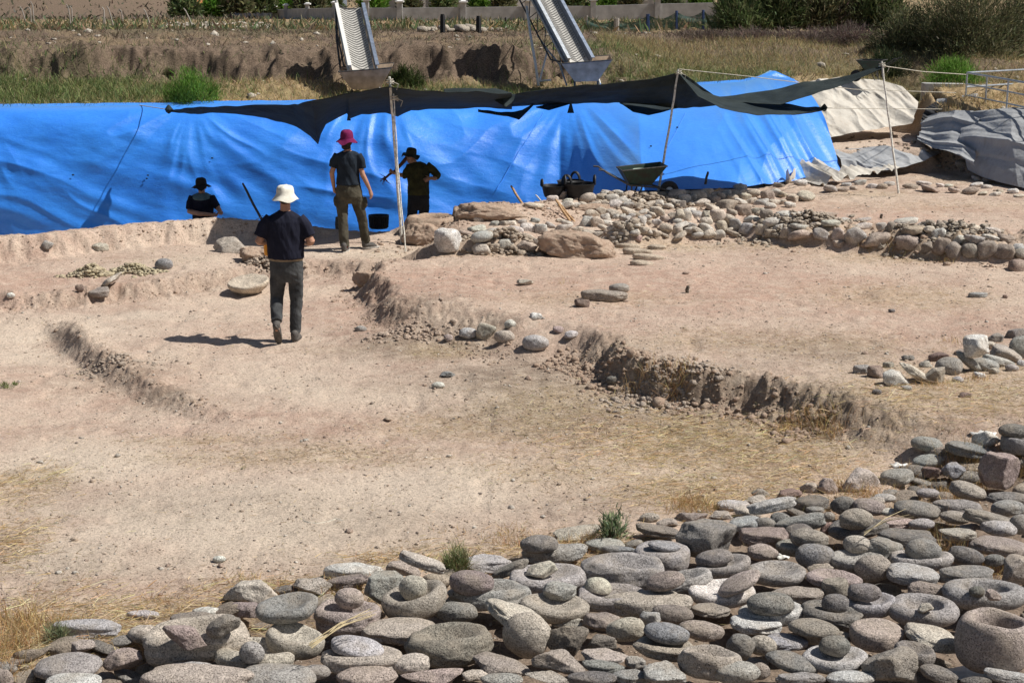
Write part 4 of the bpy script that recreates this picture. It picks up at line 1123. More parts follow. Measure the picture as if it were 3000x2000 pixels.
tag(o,'large pale grey sheet with dark folds covering the bank at the right edge','cloth sheet')
o=sheet('geotextile_sheet',[gy(2712,345,31.4),gy(2750,330,31.0),(gy(2800,324,30.5)),gy(2850,326,30.2),gy(2880,334,30.0)],
  [gy(2690,410,30.2),gy(2735,436,29.7),gy(2780,446,29.2),gy(2820,462,28.7),gy(2860,490,28.3)],160,80,M['geod'],fdisp(.25,103,1.4,.9,(-.6,-.6,.4)))
tag(o,'dusty dark sheet sagging down the shaded bank left of the large grey sheet','cloth sheet')
o=sheet('black_sheet',[gy(2712,318,31.6),gy(2740,298,31.8),(gy(2756,310,31.6))],[gy(2696,356,31.0),gy(2712,378,30.8),gy(2742,386,30.7)],40,40,simple('blk',(.03,.03,.032),.7),fdisp(.12,107,5,1))
tag(o,'black plastic sheet hanging in front of the grey pipe','plastic sheet')
# ------------------------------------------------------------------ shade net canopy
g=NG('shade_net'); f=g.noise(120,3,.6,g.scale(g.coord(),(1,1,.3))); n=g.noise(3,4)
c=g.mix(g.ramp(n,[(.35,0),(.65,1)]),(.022,.030,.031),(.036,.047,.047)); nb=g.bump(f,.35,.004); nb=g.bump(g.noise(2.5,4,.6),.4,.05,nb)
tr=g.n('ShaderNodeBsdfTransparent'); mx=g.n('ShaderNodeMixShader'); g.fin(c,.85,nb,.15)
g.l(g.ramp(g.noise(260,2,.5),[(.40,.0),(.60,.16)]),mx.inputs[0]); g.l(g.b.outputs[0],mx.inputs[1]); g.l(tr.outputs[0],mx.inputs[2]); g.l(mx.outputs[0],g.o.inputs[0])
M['net']=g.m
can=thing('shade_canopy','black shade netting stretched over the trench between leaning poles','canopy',gz(1400,720,0))
def PL3(L): return [gy(*p) for p in L]
off=np.array(can.location)
def net(nm,T,B,nu,nv,k=.05,seed=1,prof=None):
    o=sheet(nm,[p-off for p in PL3(T)],[p-off for p in PL3(B)],nu,nv,M['net'],lambda G,S,TT:np.stack([0*S,k*.4*fbm(G[...,0]*1.5,TT*2,s=seed,o=3),k*fbm(G[...,0]*1.8,TT*2.5,s=seed+1,o=3)-k*.6*np.sin(np.pi*TT)],-1),parent=can)
    m=o.modifiers.new('thick','SOLIDIFY'); m.thickness=.004; return o
net('left_panel',[(487,319,28.3),(540,318,27.3),(600,316,26.0),(690,314,25.5),(780,308,25.2),(860,300,24.4),(885,296,23.2),(915,292,22.7),(955,286,22.5),(990,281,22.4),(1015,277,22.4),(1022,276,22.4),(1060,269,22.4),(1143,256,22.4),(1165,259,22.4),(1205,262,22.4),(1300,268,22.6),(1440,272,23.6),(1500,274,24.4)],
 [(487,328,28.28),(540,330,28.1),(600,331,27.6),(690,335,27.0),(780,345,26.9),(870,372,26.8),(908,395,26.5),(932,420,26.2),(940,390,26.2),(955,362,26.3),(1016,334,26.6),(1024,350,26.5),(1060,336,26.7),(1130,331,26.8),(1165,345,26.6),(1205,325,26.9),(1300,320,27),(1440,319,27.2),(1500,318,27.3)],240,40,.05,3)
net('back_fold',[(1300,262,26.5),(1380,257,26.6),(1450,257,26.7),(1500,270,26.6)],[(1300,272,26.3),(1380,270,26.3),(1450,272,26.2),(1500,276,26.2)],60,12,.03,9)
net('torn_flap',[(1425,283,24.7),(1470,272,24.7),(1510,275,24.8)],[(1445,290,24.7),(1482,313,24.5),(1500,300,24.7)],30,20,.03,11)
net('hanging_flap',[(1400,318,26.9),(1470,326,26.7),(1530,320,26.7),(1565,300,26.9)],[(1402,322,26.9),(1480,338,26.5),(1520,352,26.4),(1566,304,26.9)],60,24,.04,13)
net('middle_panel',[(1455,282,25),(1540,272,25.2),(1600,263,25.5),(1800,240,26),(1985,213,26.5),(2010,222,26.6),(2050,252,26.9),(2110,294,27.2)],
 [(1455,318,26.8),(1540,312,27),(1600,304,27.2),(1800,300,27.4),(1985,318,27.0),(2020,316,27.1),(2060,311,27.2),(2112,306,27.3)],200,40,.05,17)
net('low_flap',[(1570,312,27.1),(1610,302,27.2),(1680,298,27.3)],[(1572,314,27.1),(1608,323,26.9),(1680,300,27.25)],40,16,.02,19)
net('sagging_flap',[(1815,300,27.4),(1870,300,27.4),(1930,301,27.4),(1985,303,27.3)],[(1816,301,27.4),(1855,328,27.0),(1900,337,26.8),(1986,318,27.0)],50,20,.03,21)
net('right_flap',[(1990,213,26.5),(2060,266,26.6),(2130,290,26.7),(2250,303,26.8),(2330,309,26.8),(2420,316,26.8)],[(1994,218,26.4),(2045,280,26.2),(2110,316,25.6),(2220,336,25.3),(2320,336,25.7),(2422,319,26.75)],150,30,.04,23)
net('far_band',[(2090,284,27.0),(2200,270,27.2),(2400,236,27.1),(2583,194,26.9)],[(2115,298,26.7),(2285,304,26.2),(2450,256,26.4),(2583,201,26.8)],140,24,.04,27)
# tied corners
mb=MB()
for u,v,Y,sc in ((494,322,28.05,1.0),(2415,317,26.8,.8)):
    mb=MB(); p=gy(u,v,Y)-off; mb.lathe([(.01,-.07*sc),(.05*sc,-.04*sc),(.07*sc,.01),(.035*sc,.06*sc),(.008,.09*sc)],p,10,wob=.2); mb.build('knot',M['net'],can)
mb=MB()
p=gy(1672,318,27.2)-off; mb.box(p,(.12,.01,.16),taper=.3); p=gy(1022,345,26.6)-off; mb.box(p,(.07,.01,.1),taper=.5)
mb.build('frayed_tie',M['net'],can)
# poles and ropes
M['bamboo']=simple('weathered_pole',(.80,.75,.67),.8,.3,30); M['rope']=simple('rope',(.50,.46,.38),.9)
def pole(label,L,r,zz=None):
    pts=[gy(*q) for q in L]; o_=pts[-1]; t=thing('canopy_pole',label,'pole',o_,group='poles holding the shade netting')
    P2=[p-o_ for p in pts]; mb=MB(); Q=[]
    for i in range(15):
        k=i/14*(len(P2)-1); a=int(min(k,len(P2)-2)); q=P2[a]*(1-(k-a))+P2[a+1]*(k-a); Q.append(q+np.array([.0035*math.sin(i*1.7),0.003*math.cos(i*2.1),0]))
    mb.tube(Q,[r*(.8+.25*i/14) for i in range(15)],8); mb.build('shaft',M['bamboo'],t)
    mb=MB(); k=Vector(P2[0])+Vector((0.01,0,-.1)); mb.tube([k+Vector((.05*math.cos(a),.05*math.sin(a),.012*a/2)) for a in np.linspace(0,12,30)],.009,5)
    mb.tube([k+Vector((.04,0,.03)),k+Vector((.12,-.02,.0)),k+Vector((.09,-.02,-.08))],.007,5); mb.build('lashing',M['rope'],t)
    return t
pole('thick pale canopy pole standing just right of the woman',[(1141,226,22.5),(1156,420,22.7),(1178,725,22.95)],.021)
pole('thin second canopy pole crossing beside the thick one',[(1153,275,22.55),(1165,480,22.4),(1191,764,22.15)],.010)
pole('slanting canopy pole in front of the wheelbarrow',[(1987,203,26.5),(1968,330,26.4),(1929,560,26.2)],.020)
pole('thin grey canopy pole standing alone at the right',[(2583,180,26.9),(2603,340,26.8),(2633,566,26.6)],.018)
def rope(label,L,r=.006,mat='rope',name='rope'):
    pts=[gy(*q) for q in L]; Q=[]
    for i in range(len(pts)-1):
        for k in np.linspace(0,1,9)[:-1]: Q.append(pts[i]*(1-k)+pts[i+1]*k)
    Q.append(pts[-1]); mb=MB(); o_=pts[0]; mb.tube([q-o_ for q in Q],r,5); o=mb.build(name,M[mat],loc=o_); return tag(o,label,'rope')
rope('taut rope from the lone pole top to the railing',[(2590,194,26.9),(2700,210,28.5),(2830,219,30.5)],.008)
rope('taut rope from the slanting pole past the off white sheet',[(1990,203,26.5),(2200,225,27.3),(2500,262,28.5),(2800,272,30.5)],.007)
rope('rope tied to the sagging net corner running level to the right',[(2418,317,26.8),(2600,319,28.6),(2760,320,29.5)],.006)
rope('thin rope from the far left net corner over the blue sheet',[(490,321,28.05),(430,312,29.0),(360,300,30.3)],.008)

TPV=np.array([v.co[:] for v in bt.data.vertices]); TPP=proj(TPV)
def on_tarp(u,v): return TPV[int(np.argmin(np.hypot(TPP[:,0]-u,TPP[:,1]-v)))]+np.array([0,-.02,.005])
for k,L in enumerate([[(1592,330),(1540,415),(1490,495),(1446,568)],[(2010,330),(1980,390),(1950,440)]]):
    Q=[]
    for a,b in zip(L[:-1],L[1:]):
        for t_ in np.linspace(0,1,7)[:-1]: Q.append(on_tarp(a[0]*(1-t_)+b[0]*t_,a[1]*(1-t_)+b[1]*t_))
    mb=MB(); mb.tube(Q,.007,5); mb.build('seam',M['blue'],bt)
for u,v in ((622,466),(435,515),(430,524),(1905,430),(214,516),(1985,376)):
    p=on_tarp(u,v)+np.array([0,-.015,.01]); mb=MB(); mb.lathe([(.001,-.012),(.022,-.01),(.028,0),(.02,.012),(.004,.016)],p,9,sx=.7,sy=.3,wob=.3,seed=u); mb.build('tear',M['net'],bt)
# ------------------------------------------------------------------ tools, tubs, barrows
M['rubber']=simple('black_rubber',(.022,.022,.024),.55,.3,30)
M['greenpaint']=simple('green_barrow_paint',(.018,.045,.033),.5,.35,9,col2=(.03,.025,.02))
M['steel']=simple('galvanised_steel',(.42,.45,.48),.45,.2,14,metal=.6)
M['darksteel']=simple('dull_dark_steel',(.09,.085,.08),.6,.3,20,metal=.3)
M['wood']=simple('tool_wood',(.50,.32,.17),.7,.3,30,col2=(.30,.18,.09))
M['greywood']=simple('dark_wood',(.13,.11,.085),.8,.3,30)
M['concrete']=simple('concrete',(.40,.39,.37),.9,.2,6,.3,.01)
M['whitepaint']=simple('white_painted_steel',(.75,.74,.70),.5,.1,20)
M['rust']=simple('hopper_steel',(.52,.40,.29),.95,.25,6,spec=0.0,col2=(.36,.27,.19))
M['belt']=simple('conveyor_belt',(.50,.48,.44),.8,.15,12); M['cleat']=simple('belt_cleat',(.12,.12,.12),.8)
M['bluesteel']=simple('blue_grey_steel',(.20,.24,.31),.5,.2,14,metal=.3)
M['plaster']=simple('white_plaster',(.75,.74,.72),.8,.08,3); M['greywall']=simple('grey_block_wall',(.42,.41,.40),.95,.15,1.5,.3,.01)
M['tile']=simple('orange_tiles',(.62,.22,.09),.8); M['glass']=simple('window_glass',(.04,.055,.07),.15,.1,3,spec=.6)
def tub(label,P,r,h,rz=0,group='black rubber tubs on the trench edge'):
    t=thing('rubber_tub',label,'tub',P,rz,group); mb=MB()
    mb.lathe([(r*.70,0),(r*.78,.02),(r*.86,h*.35),(r*.94,h*.7),(r*1.0,h*.96),(r*1.04,h),(r*1.0,h*1.01),(r*.95,h*.95),(r*.85,h*.5),(r*.72,.05),(.01,.04)],n=36,wob=.02,seed=r*9)
    mb.build('tub_body',M['rubber'],t)
    for s in (-1,1):
        mb=MB(); mb.tube([(s*r*.97,math.cos(a)*r*.36,h*.93+math.sin(a)*h*.55) for a in np.linspace(0,math.pi,13)],.018,8,sx=1.4); mb.build('handle',M['rubber'],t)
    return t
P=hit(1620,590); Yt=P[1]+.5
tub('wide low black rubber tub, left one of the pair by the blue sheet',np.array([*X3(1620,Yt,.3)[:2],gy(1620,577,Yt)[2]]),.19,.19,.1)
tub('taller black rubber tub, right one of the pair by the blue sheet',np.array([*X3(1697,Yt,.3)[:2],gy(1697,581,Yt)[2]]),.25,.25,.0)
tub('black rubber tub nested behind the taller one with one raised handle',np.array([*X3(1672,Yt+.3,.3)[:2],gy(1672,572,Yt+.3)[2]]),.22,.24,1.2)
def barrow(label,P,rz,s=1.0,mat='greenpaint',tiltx=0,tilty=0):
    t=thing('wheelbarrow',label,'wheelbarrow',P,rz); t.rotation_euler=(tiltx,tilty,rz); t.scale=(s,s,s)
    # x forward (wheel), handles at -x
    T=[(-.42,-.30,.66),(.50,-.32,.74),(.50,.32,.74),(-.42,.30,.66)]; B=[(-.24,-.20,.36),(.20,-.20,.34),(.20,.20,.34),(-.24,.20,.36)]
    mb=MB(); n=4; V=T+B+[tuple(.96*q if i<2 else q for i,q in enumerate(p)) for p in T]+[(p[0]*.93,p[1]*.93,p[2]+.02) for p in B]
    F=[(4,5,6,7)[::-1]]+[(i,(i+1)%4,4+(i+1)%4,4+i)[::-1] for i in range(4)]+[(12,13,14,15)]+[(8+i,8+(i+1)%4,12+(i+1)%4,12+i) for i in range(4)]+[(i,(i+1)%4,8+(i+1)%4,8+i) for i in range(4)]
    mb.add(V,F); tr=mb.build('tray',M[mat],t,smooth=False); bv=tr.modifiers.new('b','BEVEL'); bv.width=.03; bv.segments=3
    mb=MB(); mb.tube([Vector(p) for p in T+[T[0]]],.014,6); mb.build('rim',M['darksteel'],t)
    for y in (-1,1):
        mb=MB(); mb.tube([(.62,y*.05,.20),(.30,y*.17,.30),(-.25,y*.24,.36),(-.72,y*.28,.62),(-.80,y*.28,.68),(-.90,y*.28,.69)],.018,8); mb.build('handle',M['darksteel'],t)
        mb=MB(); mb.tube([(-.20,y*.22,.36),(-.24,y*.24,.02),(-.10,y*.22,.02),(.02,y*.20,.33)],.016,8); mb.build('leg',M['darksteel'],t)
    wh=bpy.data.objects.new('wheel',None); wh.location=(.62,0,.20); link(wh,t)
    q=Matrix.Rotation(math.pi/2,3,'X'); mb=MB(); mb.lathe([(.11,-.035),(.16,-.045),(.195,-.03),(.20,0),(.195,.03),(.16,.045),(.11,.035)],n=28,rot=q)
    mb.build('tyre',M['rubber'],wh); mb=MB(); mb.lathe([(.02,-.05),(.10,-.03),(.112,0),(.10,.03),(.02,.05)],n=20,rot=q); mb.build('rim',M['steel'],wh)
    return t
P=hit(1890,585); Yb=P[1]+.35; p=X3(1872,Yb,.3)
barrow('dark green wheelbarrow standing before the blue sheet with handles to the left',np.array([p[0],Yb,gy(1872,568,Yb)[2]-.12]),R(8),.82)
p=gy(2560,236,32.6); barrow('old green wheelbarrow on top of the bank beside the lone pole',p,R(150),.60,tilty=R(6))
mb=MB(); mb.lathe([(.09,0),(.13,.01),(.15,.05),(.155,.11),(.15,.13),(.13,.12),(.01,.10)],n=24); o=mb.build('pale_bag',simple('bag',(.35,.42,.36),.6),loc=gy(1880,508,Yb)-np.array([0,0,.06])); tag(o,'pale greenish bag lying in the green wheelbarrow','bag')
# ribbed crate
t=thing('plastic_crate','black ribbed plastic crate behind the woman','crate',gy(1110,669,24.6))
mb=MB()
prof=[(.135,0),(.14,.01),(.155,.19),(.165,.20),(.165,.215),(.150,.215),(.14,.03),(.01,.025)]
V=[];n=72
mb.lathe(prof,n=n,sx=1.0,sy=.8); b_=mb.build('crate_body',M['rubber'],t)
for i in range(28):
    a=i/28*2*math.pi; mb=MB(); mb.beam((.148*math.cos(a),.118*math.sin(a),.02),(.160*math.cos(a),.128*math.sin(a),.19),.012,.010); mb.build('rib',M['rubber'],t)
# tool handles
def stick(name,label,cat,a,b,r,mat,group=None,blade=False):
    a=np.array(a);b=np.array(b); t=thing(name,label,cat,b,group=group); mb=MB(); d=a-b
    mb.tube([d*k+np.array([.004*math.sin(9*k),0,0]) for k in np.linspace(1,0,7)],[r*q for q in (.8,1,1,1,1,1,1.1)],8); mb.build('handle',M[mat],t)
    if blade:
        mb=MB(); mb.beam((0,0,0),-.25*d/np.linalg.norm(d)*1.0,.05,.03); mb.build('head',M['darksteel'],t)
    return t
stick('pickaxe','long dark tool handle leaning left of the man in navy','tool',gy(711,538,26.6),gy(776,662,25.6),.022,'greywood',blade=True)
stick('shovel','brown shovel handle sticking up before the blue sheet','tool',gy(1497,545,26.0),gy(1534,604,25.6),.020,'wood',blade=True)
stick('shovel','thin pale tool handle left of the rubber tubs','tool',gy(1569,571,26.0),gy(1602,606,25.6),.012,'bamboo',blade=True)
P=hit(1682,650)
stick('pickaxe','left one of two crossed brown handles in the rubble','tool',gy(1628,585,P[1]+.4),P+np.array([-.06,0,0]),.020,'wood','pair of tools lying in the rubble',blade=True)
stick('pickaxe','right one of two crossed brown handles in the rubble','tool',gy(1640,597,P[1]+.5),P+np.array([.02,0,-.02]),.016,'wood','pair of tools lying in the rubble',blade=True)
stick('shovel','pale wooden handle lying on the dark stones at the right','tool',gy(2107,553,26.6),gy(2058,580,26.2),.022,'wood',blade=True)
stick('wooden_stake','short dark stake standing in the shaded stones','stake',gy(2074,503,27.0),gy(2066,540,27.0),.022,'greywood')
stick('wooden_stake','short wooden stake left of the woman at the trench','stake',gy(987,635,24.6),gy(988,682,24.6),.03,'greywood')
for u,v,hh,l in ((2013,858,.09,'tiny wooden peg on the open ground in the middle'),(2581,640,.07,'tiny wooden peg beneath the lone canopy pole')):
    P=hit(u,v); stick('wooden_peg',l,'peg',P+np.array([.005,0,hh]),P-np.array([0,0,.03]),.022,'greywood')
rope('thin rope sagging from the leaning tool over the earth baulk',[(770,632,25.6),(735,655,24.3),(696,690,23.2)],.006)
rope('short yellow green cord lying on the bare dust',[(888,1524,hit(888,1524)[1]),(905,1530,hit(905,1530)[1]),(930,1533,hit(930,1533)[1]),(960,1528,hit(960,1528)[1]),(985,1519,hit(985,1519)[1]),(1005,1525,hit(1005,1525)[1])],.006,'cord' if 'cord' in M else 'rope')
# ------------------------------------------------------------------ conveyors
def conveyor(label,lo,hi,wd,legs,n_cl,grp):
    lo=Vector(lo);hi=Vector(hi); L=(hi-lo).length; d=(hi-lo).normalized()
    t=thing('belt_conveyor',label,'conveyor belt',lo,group=grp)
    s=d.cross(Vector((0,0,1))).normalized(); n=s.cross(d).normalized()
    def Q(a,b,c): return d*a+s*b+n*c
    mb=MB(); k=14; m=int(L/.06); V=[];F=[]
    for i in range(m+1):
        for j in range(k+1):
            b=(j/k-.5)*wd*.72; V.append(Q(L*i/m,b,-.06*math.cos(b/(wd*.72)*math.pi)+.03))
    for i in range(m):
        for j in range(k): a=i*(k+1)+j; F.append((a,a+1,a+k+2,a+k+1))
    mb.add(V,F); bo=mb.build('belt',M['belt'],t)
    for i in range(n_cl):
        a=.08+L*i/n_cl; mb=MB(); pts=[]
        for j in range(9):
            q=j/8-.5; b=q*wd*.66; pts.append(Q(a+ .17*wd*abs(q)*1.9,b,-.06*math.cos(b/(wd*.72)*math.pi)+.042))
        mb.tube(pts,.0065,5); mb.build('cleat',M['cleat'],bo)
    for sg,mt in ((-1,'whitepaint' if 'left' in label else 'steel'),(1,'bluesteel')):  # sunlit left and shaded right rail painted as lighter and darker metal
        mb=MB()
        a0,a1=Q(0,sg*wd*.44,.02),Q(L,sg*wd*.44,.02)
        q=Matrix((s,d,n)).transposed()
        mb.box(Q(L/2,sg*wd*.42,.055),(.018,L,.16),q); mb.box(Q(L/2,sg*wd*.45,.135),(.07,L,.012),q); mb.box(Q(L/2,sg*wd*.47,-.03),(.03,L,.05),q)
        mb.build('side_rail',M[mt],t,smooth=False)
    for sg in (-1,1):
        mb=MB(); dp=-.42; mb.tube([Q(.15,sg*wd*.44,-.10),Q(.6,sg*wd*.44,dp),Q(L,sg*wd*.44,dp)],.018,6); nn=int(L/.45)
        for i in range(nn):
            a=.5+i*.45; 
            if a+.45>L: break
            mb.tube([Q(a,sg*wd*.44,dp),Q(a+.22,sg*wd*.44,-.05)],.010,5); mb.tube([Q(a+.22,sg*wd*.44,-.05),Q(a+.45,sg*wd*.44,dp)],.010,5)
        mb.build('truss',M['darksteel'],t)
    for pts,mt,r in legs:
        mb=MB(); mb.tube([Vector(p)-lo for p in pts],r,8); mb.build('leg',M[mt],t)
    return t
lo=gy(1064,208,30.7); hi=gy(1024,26,32.4)
conveyor('left conveyor belt with a ribbed chevron belt leading up from a brown hopper',lo,hi,.60,
 [([gy(998,208,31.3),gy(987,120,31.6),gy(984,20,32.3)],'darksteel',.022),([gy(1112,262,30.6),gy(1110,205,31.2)],'whitepaint',.015),([gy(984,62,32.5),gy(986,-60,32.5)],'whitepaint',.03)],26,'soil conveyor belts on the bank')
lo=gy(1697,186,30.8); hi=gy(1560,-70,32.7)
conveyor('right conveyor belt leaning steeply on a white and grey steel frame',lo,hi,.58,
 [([gy(1578,252,31.4),gy(1569,190,31.5),gy(1553,95,31.9),gy(1543,20,32.3)],'whitepaint',.026),([gy(1581,238,31.3),gy(1604,148,31.7)],'whitepaint',.020),([gy(1581,238,31.3),gy(1613,235,31.1)],'whitepaint',.018),([gy(1660,250,30.8),gy(1640,190,31.2),gy(1605,148,31.7),gy(1575,105,32.2)],'steel',.018),([gy(1759,246,30.6),gy(1752,222,30.8)],'whitepaint',.016)],42,'soil conveyor belts on the bank')
def hopper(label,tl,tr,bl,br,dep,Y):
    A=[gy(*tl,Y),gy(*tr,Y),gy(*bl,Y+.12),gy(*br,Y+.12)]; c=A[2].copy(); t=thing('soil_hopper',label,'hopper',c,group='hoppers at the conveyor feet')
    tl3,tr3,bl3,br3=[a-c for a in A]; d=np.array([0,dep,.05]); d2=np.array([0,dep*.55,0])
    mb=MB(); V=[tl3,tr3,br3,bl3,tl3+d,tr3+d,br3+d2,bl3+d2]; F=[(3,2,1,0),(4,5,6,7),(0,4,7,3),(1,2,6,5),(3,7,6,2)]
    mb.add(V,F); o=mb.build('hopper_shell',M['rust'],t,smooth=False); m=o.modifiers.new('s','SOLIDIFY'); m.thickness=.012
    mb=MB(); mb.tube([Vector(p) for p in (tl3,tr3,tr3+d,tl3+d,tl3)],.014,6); mb.build('rim',M['darksteel'],t)
    for p in (bl3,br3): 
        mb=MB(); mb.tube([p+np.array([0,.05,0]),p+np.array([0,.08,-.14])],.018,6); mb.build('leg',M['darksteel'],t)
hopper('brown steel hopper at the foot of the left conveyor',(992,211),(1147,199),(1030,262),(1112,262),.62,30.55)
hopper('brown steel hopper at the foot of the right conveyor, stones beside it',(1644,187),(1794,176),(1684,240),(1752,238),.62,30.5)
# ------------------------------------------------------------------ background fences, wall, houses
def ground_at(x,y): return np.array([x,y,h1(x,y)])
def cpost(label,u,vb,vt,lean,r=.05,mat='greypost',grp='leaning concrete posts of the old fence',name='fence_post',hook=True):
    P=hit(u,vb); t=np.array([lean,0,0]); H=(vb-vt)/ppm(P)
    mb=MB(); pts=[(0,0,-.1),(lean*.5,0,H*.45),(lean,0,H*.85),(lean-(.12 if hook else 0),0,H)]
    mb.tube(pts,[r,r,r*.9,r*.7],6); o=mb.build(name,M[mat],loc=P); return tag(o,label,'post',grp)
M['greypost']=simple('grey_post',(.33,.30,.27),.9); M['blackpost']=simple('black_post',(.02,.02,.022),.7); M['bluepost']=simple('blue_post',(.03,.06,.16),.6)
PO=[(78,75,20,-.25),(92,72,22,.0),(100,74,6,-.02),(208,76,15,-.1),(212,72,20,.02),(303,75,24,.1),(308,73,22,-.02),(332,75,20,-.25),(361,68,28,-.1),(441,75,28,-.3),(567,84,26,-.4)]
PN=['leftmost concrete post, bent over at its top','second concrete post from the left, short and straight','tall concrete post beside the bent leftmost one','stout post left of a close pair of leaning posts','thin post leaning against the stout one','short post crossing another one in the middle of the fence','straight post of the crossing pair','post with a crooked top right of the crossing pair','low post between the crooked one and the leaning one','leaning post just left of the white rubble','last post of the old fence, leaning over the white rubble']
for (u,vb,vt,ln),lb in zip(PO,PN): cpost(lb,u,vb,vt,ln)
for (u,vb,vt),lb in zip([(1297,96,43),(1402,96,48),(1481,75,52)],['black post right of the left conveyor','black post in the middle between the conveyors','short black post nearest the right conveyor']): cpost(lb,u,vb,vt,0,.07,'blackpost','black posts between the conveyors',hook=False)
# green mesh fence
NP=[(1719,92,46,.04,'greypost'),(1806,94,54,.10,'greypost'),(1898,90,42,.07,'bluepost'),(1982,86,32,.05,'bluepost'),(2060,86,30,.05,'bluepost'),(2120,86,30,.05,'bluepost')]
base=hit(1806,92); Yn=base[1]; t=thing('mesh_fence','low fence of green netting on mixed posts before the grey wall','fence',base)
g=NG('green_net'); g.fin(g.mix(g.ramp(g.noise(2.5,4),[(.3,0),(.7,1)]),(.035,.075,.06),(.07,.12,.10)),.9); tr=g.n('ShaderNodeBsdfTransparent'); mx=g.n('ShaderNodeMixShader'); g.l(g.ramp(g.noise(9,2),[(.4,.05),(.6,.35)]),mx.inputs[0]); g.l(g.b.outputs[0],mx.inputs[1]); g.l(tr.outputs[0],mx.inputs[2]); g.l(mx.outputs[0],g.o.inputs[0]); M['gnet']=g.m
Lt=[];Lb=[]
for i,(u,vb,vt,r,mt) in enumerate(NP):
    a=gy(u,vb+4,Yn); b=gy(u,vt,Yn); mb=MB(); mb.tube([a-base,b-base],r,7); mb.build('post',M[mt],t)
    Lt.append(gy(u,vt+3,Yn)-base); Lb.append(gy(u,vb+3,Yn)-base)
o=sheet('netting',Lt,Lb,80,14,M['gnet'],lambda G,S,T:np.stack([0*S,.12*fbm(G[...,0]*.8,T*2,s=2),-.35*(1-T)*np.abs(np.sin(S*5*math.pi))*.5],-1),parent=t)
# long wall with capped pillars
WPX=[(604,55,40,36,230),(628,56,39,34,222),(654,57,38,35,214),(680,58,38,33,206),(707,59,37,31,200),(736,60,35,28,192),(768,62,32,24,184),(803,62,29,21,176),(838,62,27,17,168),(901,63,26,14,160),(980,64,24,10,150),(1073,58,24,2,141),(1171,56,24,7,140),(1357,56,22,8,140),(1545,52,20,4,140),(1738,50,18,2,140),(1926,46,12,-2,140),(2121,44,8,-6,140),(2320,42,6,-8,140)]
base=gy(1357,56,140); t=thing('boundary_wall','long grey block wall with capped pillars running along the far edge','wall',base)
mb=MB()
for (u,vb,vt,_,Y),(u2,vb2,vt2,_,Y2) in zip(WPX[:-1],WPX[1:]):
    a=gy(u,vb+10,Y)-base;b=gy(u2,vb2+10,Y2)-base;c=gy(u2,vt2,Y2)-base;d=gy(u,vt,Y)-base; th=np.array([0,.25,0])
    mb.add([a,b,c,d,a+th,b+th,c+th,d+th],[(0,1,2,3),(7,6,5,4),(3,2,6,7),(0,4,5,1)])
mb.build('wall',M['greywall'],t,smooth=False)
for (u,vb,vt,vc,Y) in WPX:
    a=gy(u,vb+10,Y)-base; b=gy(u,vc,Y)-base; w_=.48 if Y<150 else .35; h=b[2]-a[2]
    mb=MB(); mb.box(((a[0]+b[0])/2,a[1],a[2]+h/2),(w_,.6,h)); pl=mb.build('pillar',M['greywall'],t,smooth=False)
    mb=MB(); mb.box((b[0],a[1],b[2]+.06),(w_+.25,.85,.12)); mb.box((b[0],a[1],b[2]+.16),(w_+.05,.6,.08),taper=.6); mb.build('cap',M['plaster'],pl,smooth=False)
# coping
def house(label,u0,u1,vb,Y,H,mat,nwin,roof='plaster',roofH=.3,porch=False):
    a=gy(u0,vb,Y); b=gy(u1,vb,Y); W=b[0]-a[0]; t=thing('house',label,'house',(a+b)/2); mb=MB(); mb.box((0,3.5,H/2-2),(W,7,H+4)); mb.build('wall',M[mat],t,smooth=False)
    mb=MB(); mb.box((0,3.5,H+roofH/2),(W+.8,7.8,roofH),taper=.85 if roofH>.5 else 1); mb.build('roof',M[roof],t,smooth=False)
    for i in range(nwin):
        x=-W/2+W*(i+.5)/nwin
        for z in (1.3,4.2):
            if z+1>H: continue
            mb=MB(); mb.box((x,-.03,z),(W/nwin*.45,.08,1.3)); f=mb.build('window',M['plaster'],t,smooth=False); mb=MB(); mb.box((x,-.08,z),(W/nwin*.38,.04,1.1)); mb.build('pane',M['glass'],f,smooth=False)
    if porch:
        for k in range(3):
            x=-W/2+W*(k+.02)/2.05; mb=MB(); mb.box((x,-1.2,1.2),(.35,.35,5)); mb.build('column',M['plaster'],t,smooth=False)
        mb=MB(); mb.box((0,-1.0,3.0),(W,2.2,.3)); mb.build('porch_roof',M['plaster'],t,smooth=False)
    return t
house('blue grey villa with rows of windows behind the far wall at left',690,1000,30,200,7,'bluesteel',7)
house('white villa with a columned porch behind the wall between the conveyors',1090,1400,26,185,6.5,'greywall',6,porch=True)
house('low white villa behind the wall right of the middle',1420,1690,22,190,6,'plaster',5)
house('long pale villa partly hidden by trees at the right',1860,2060,20,190,6,'greywall',4)
house('tiny white gatehouse with an orange tiled roof',563,602,45,215,1.25,'plaster',1,'tile',.55)
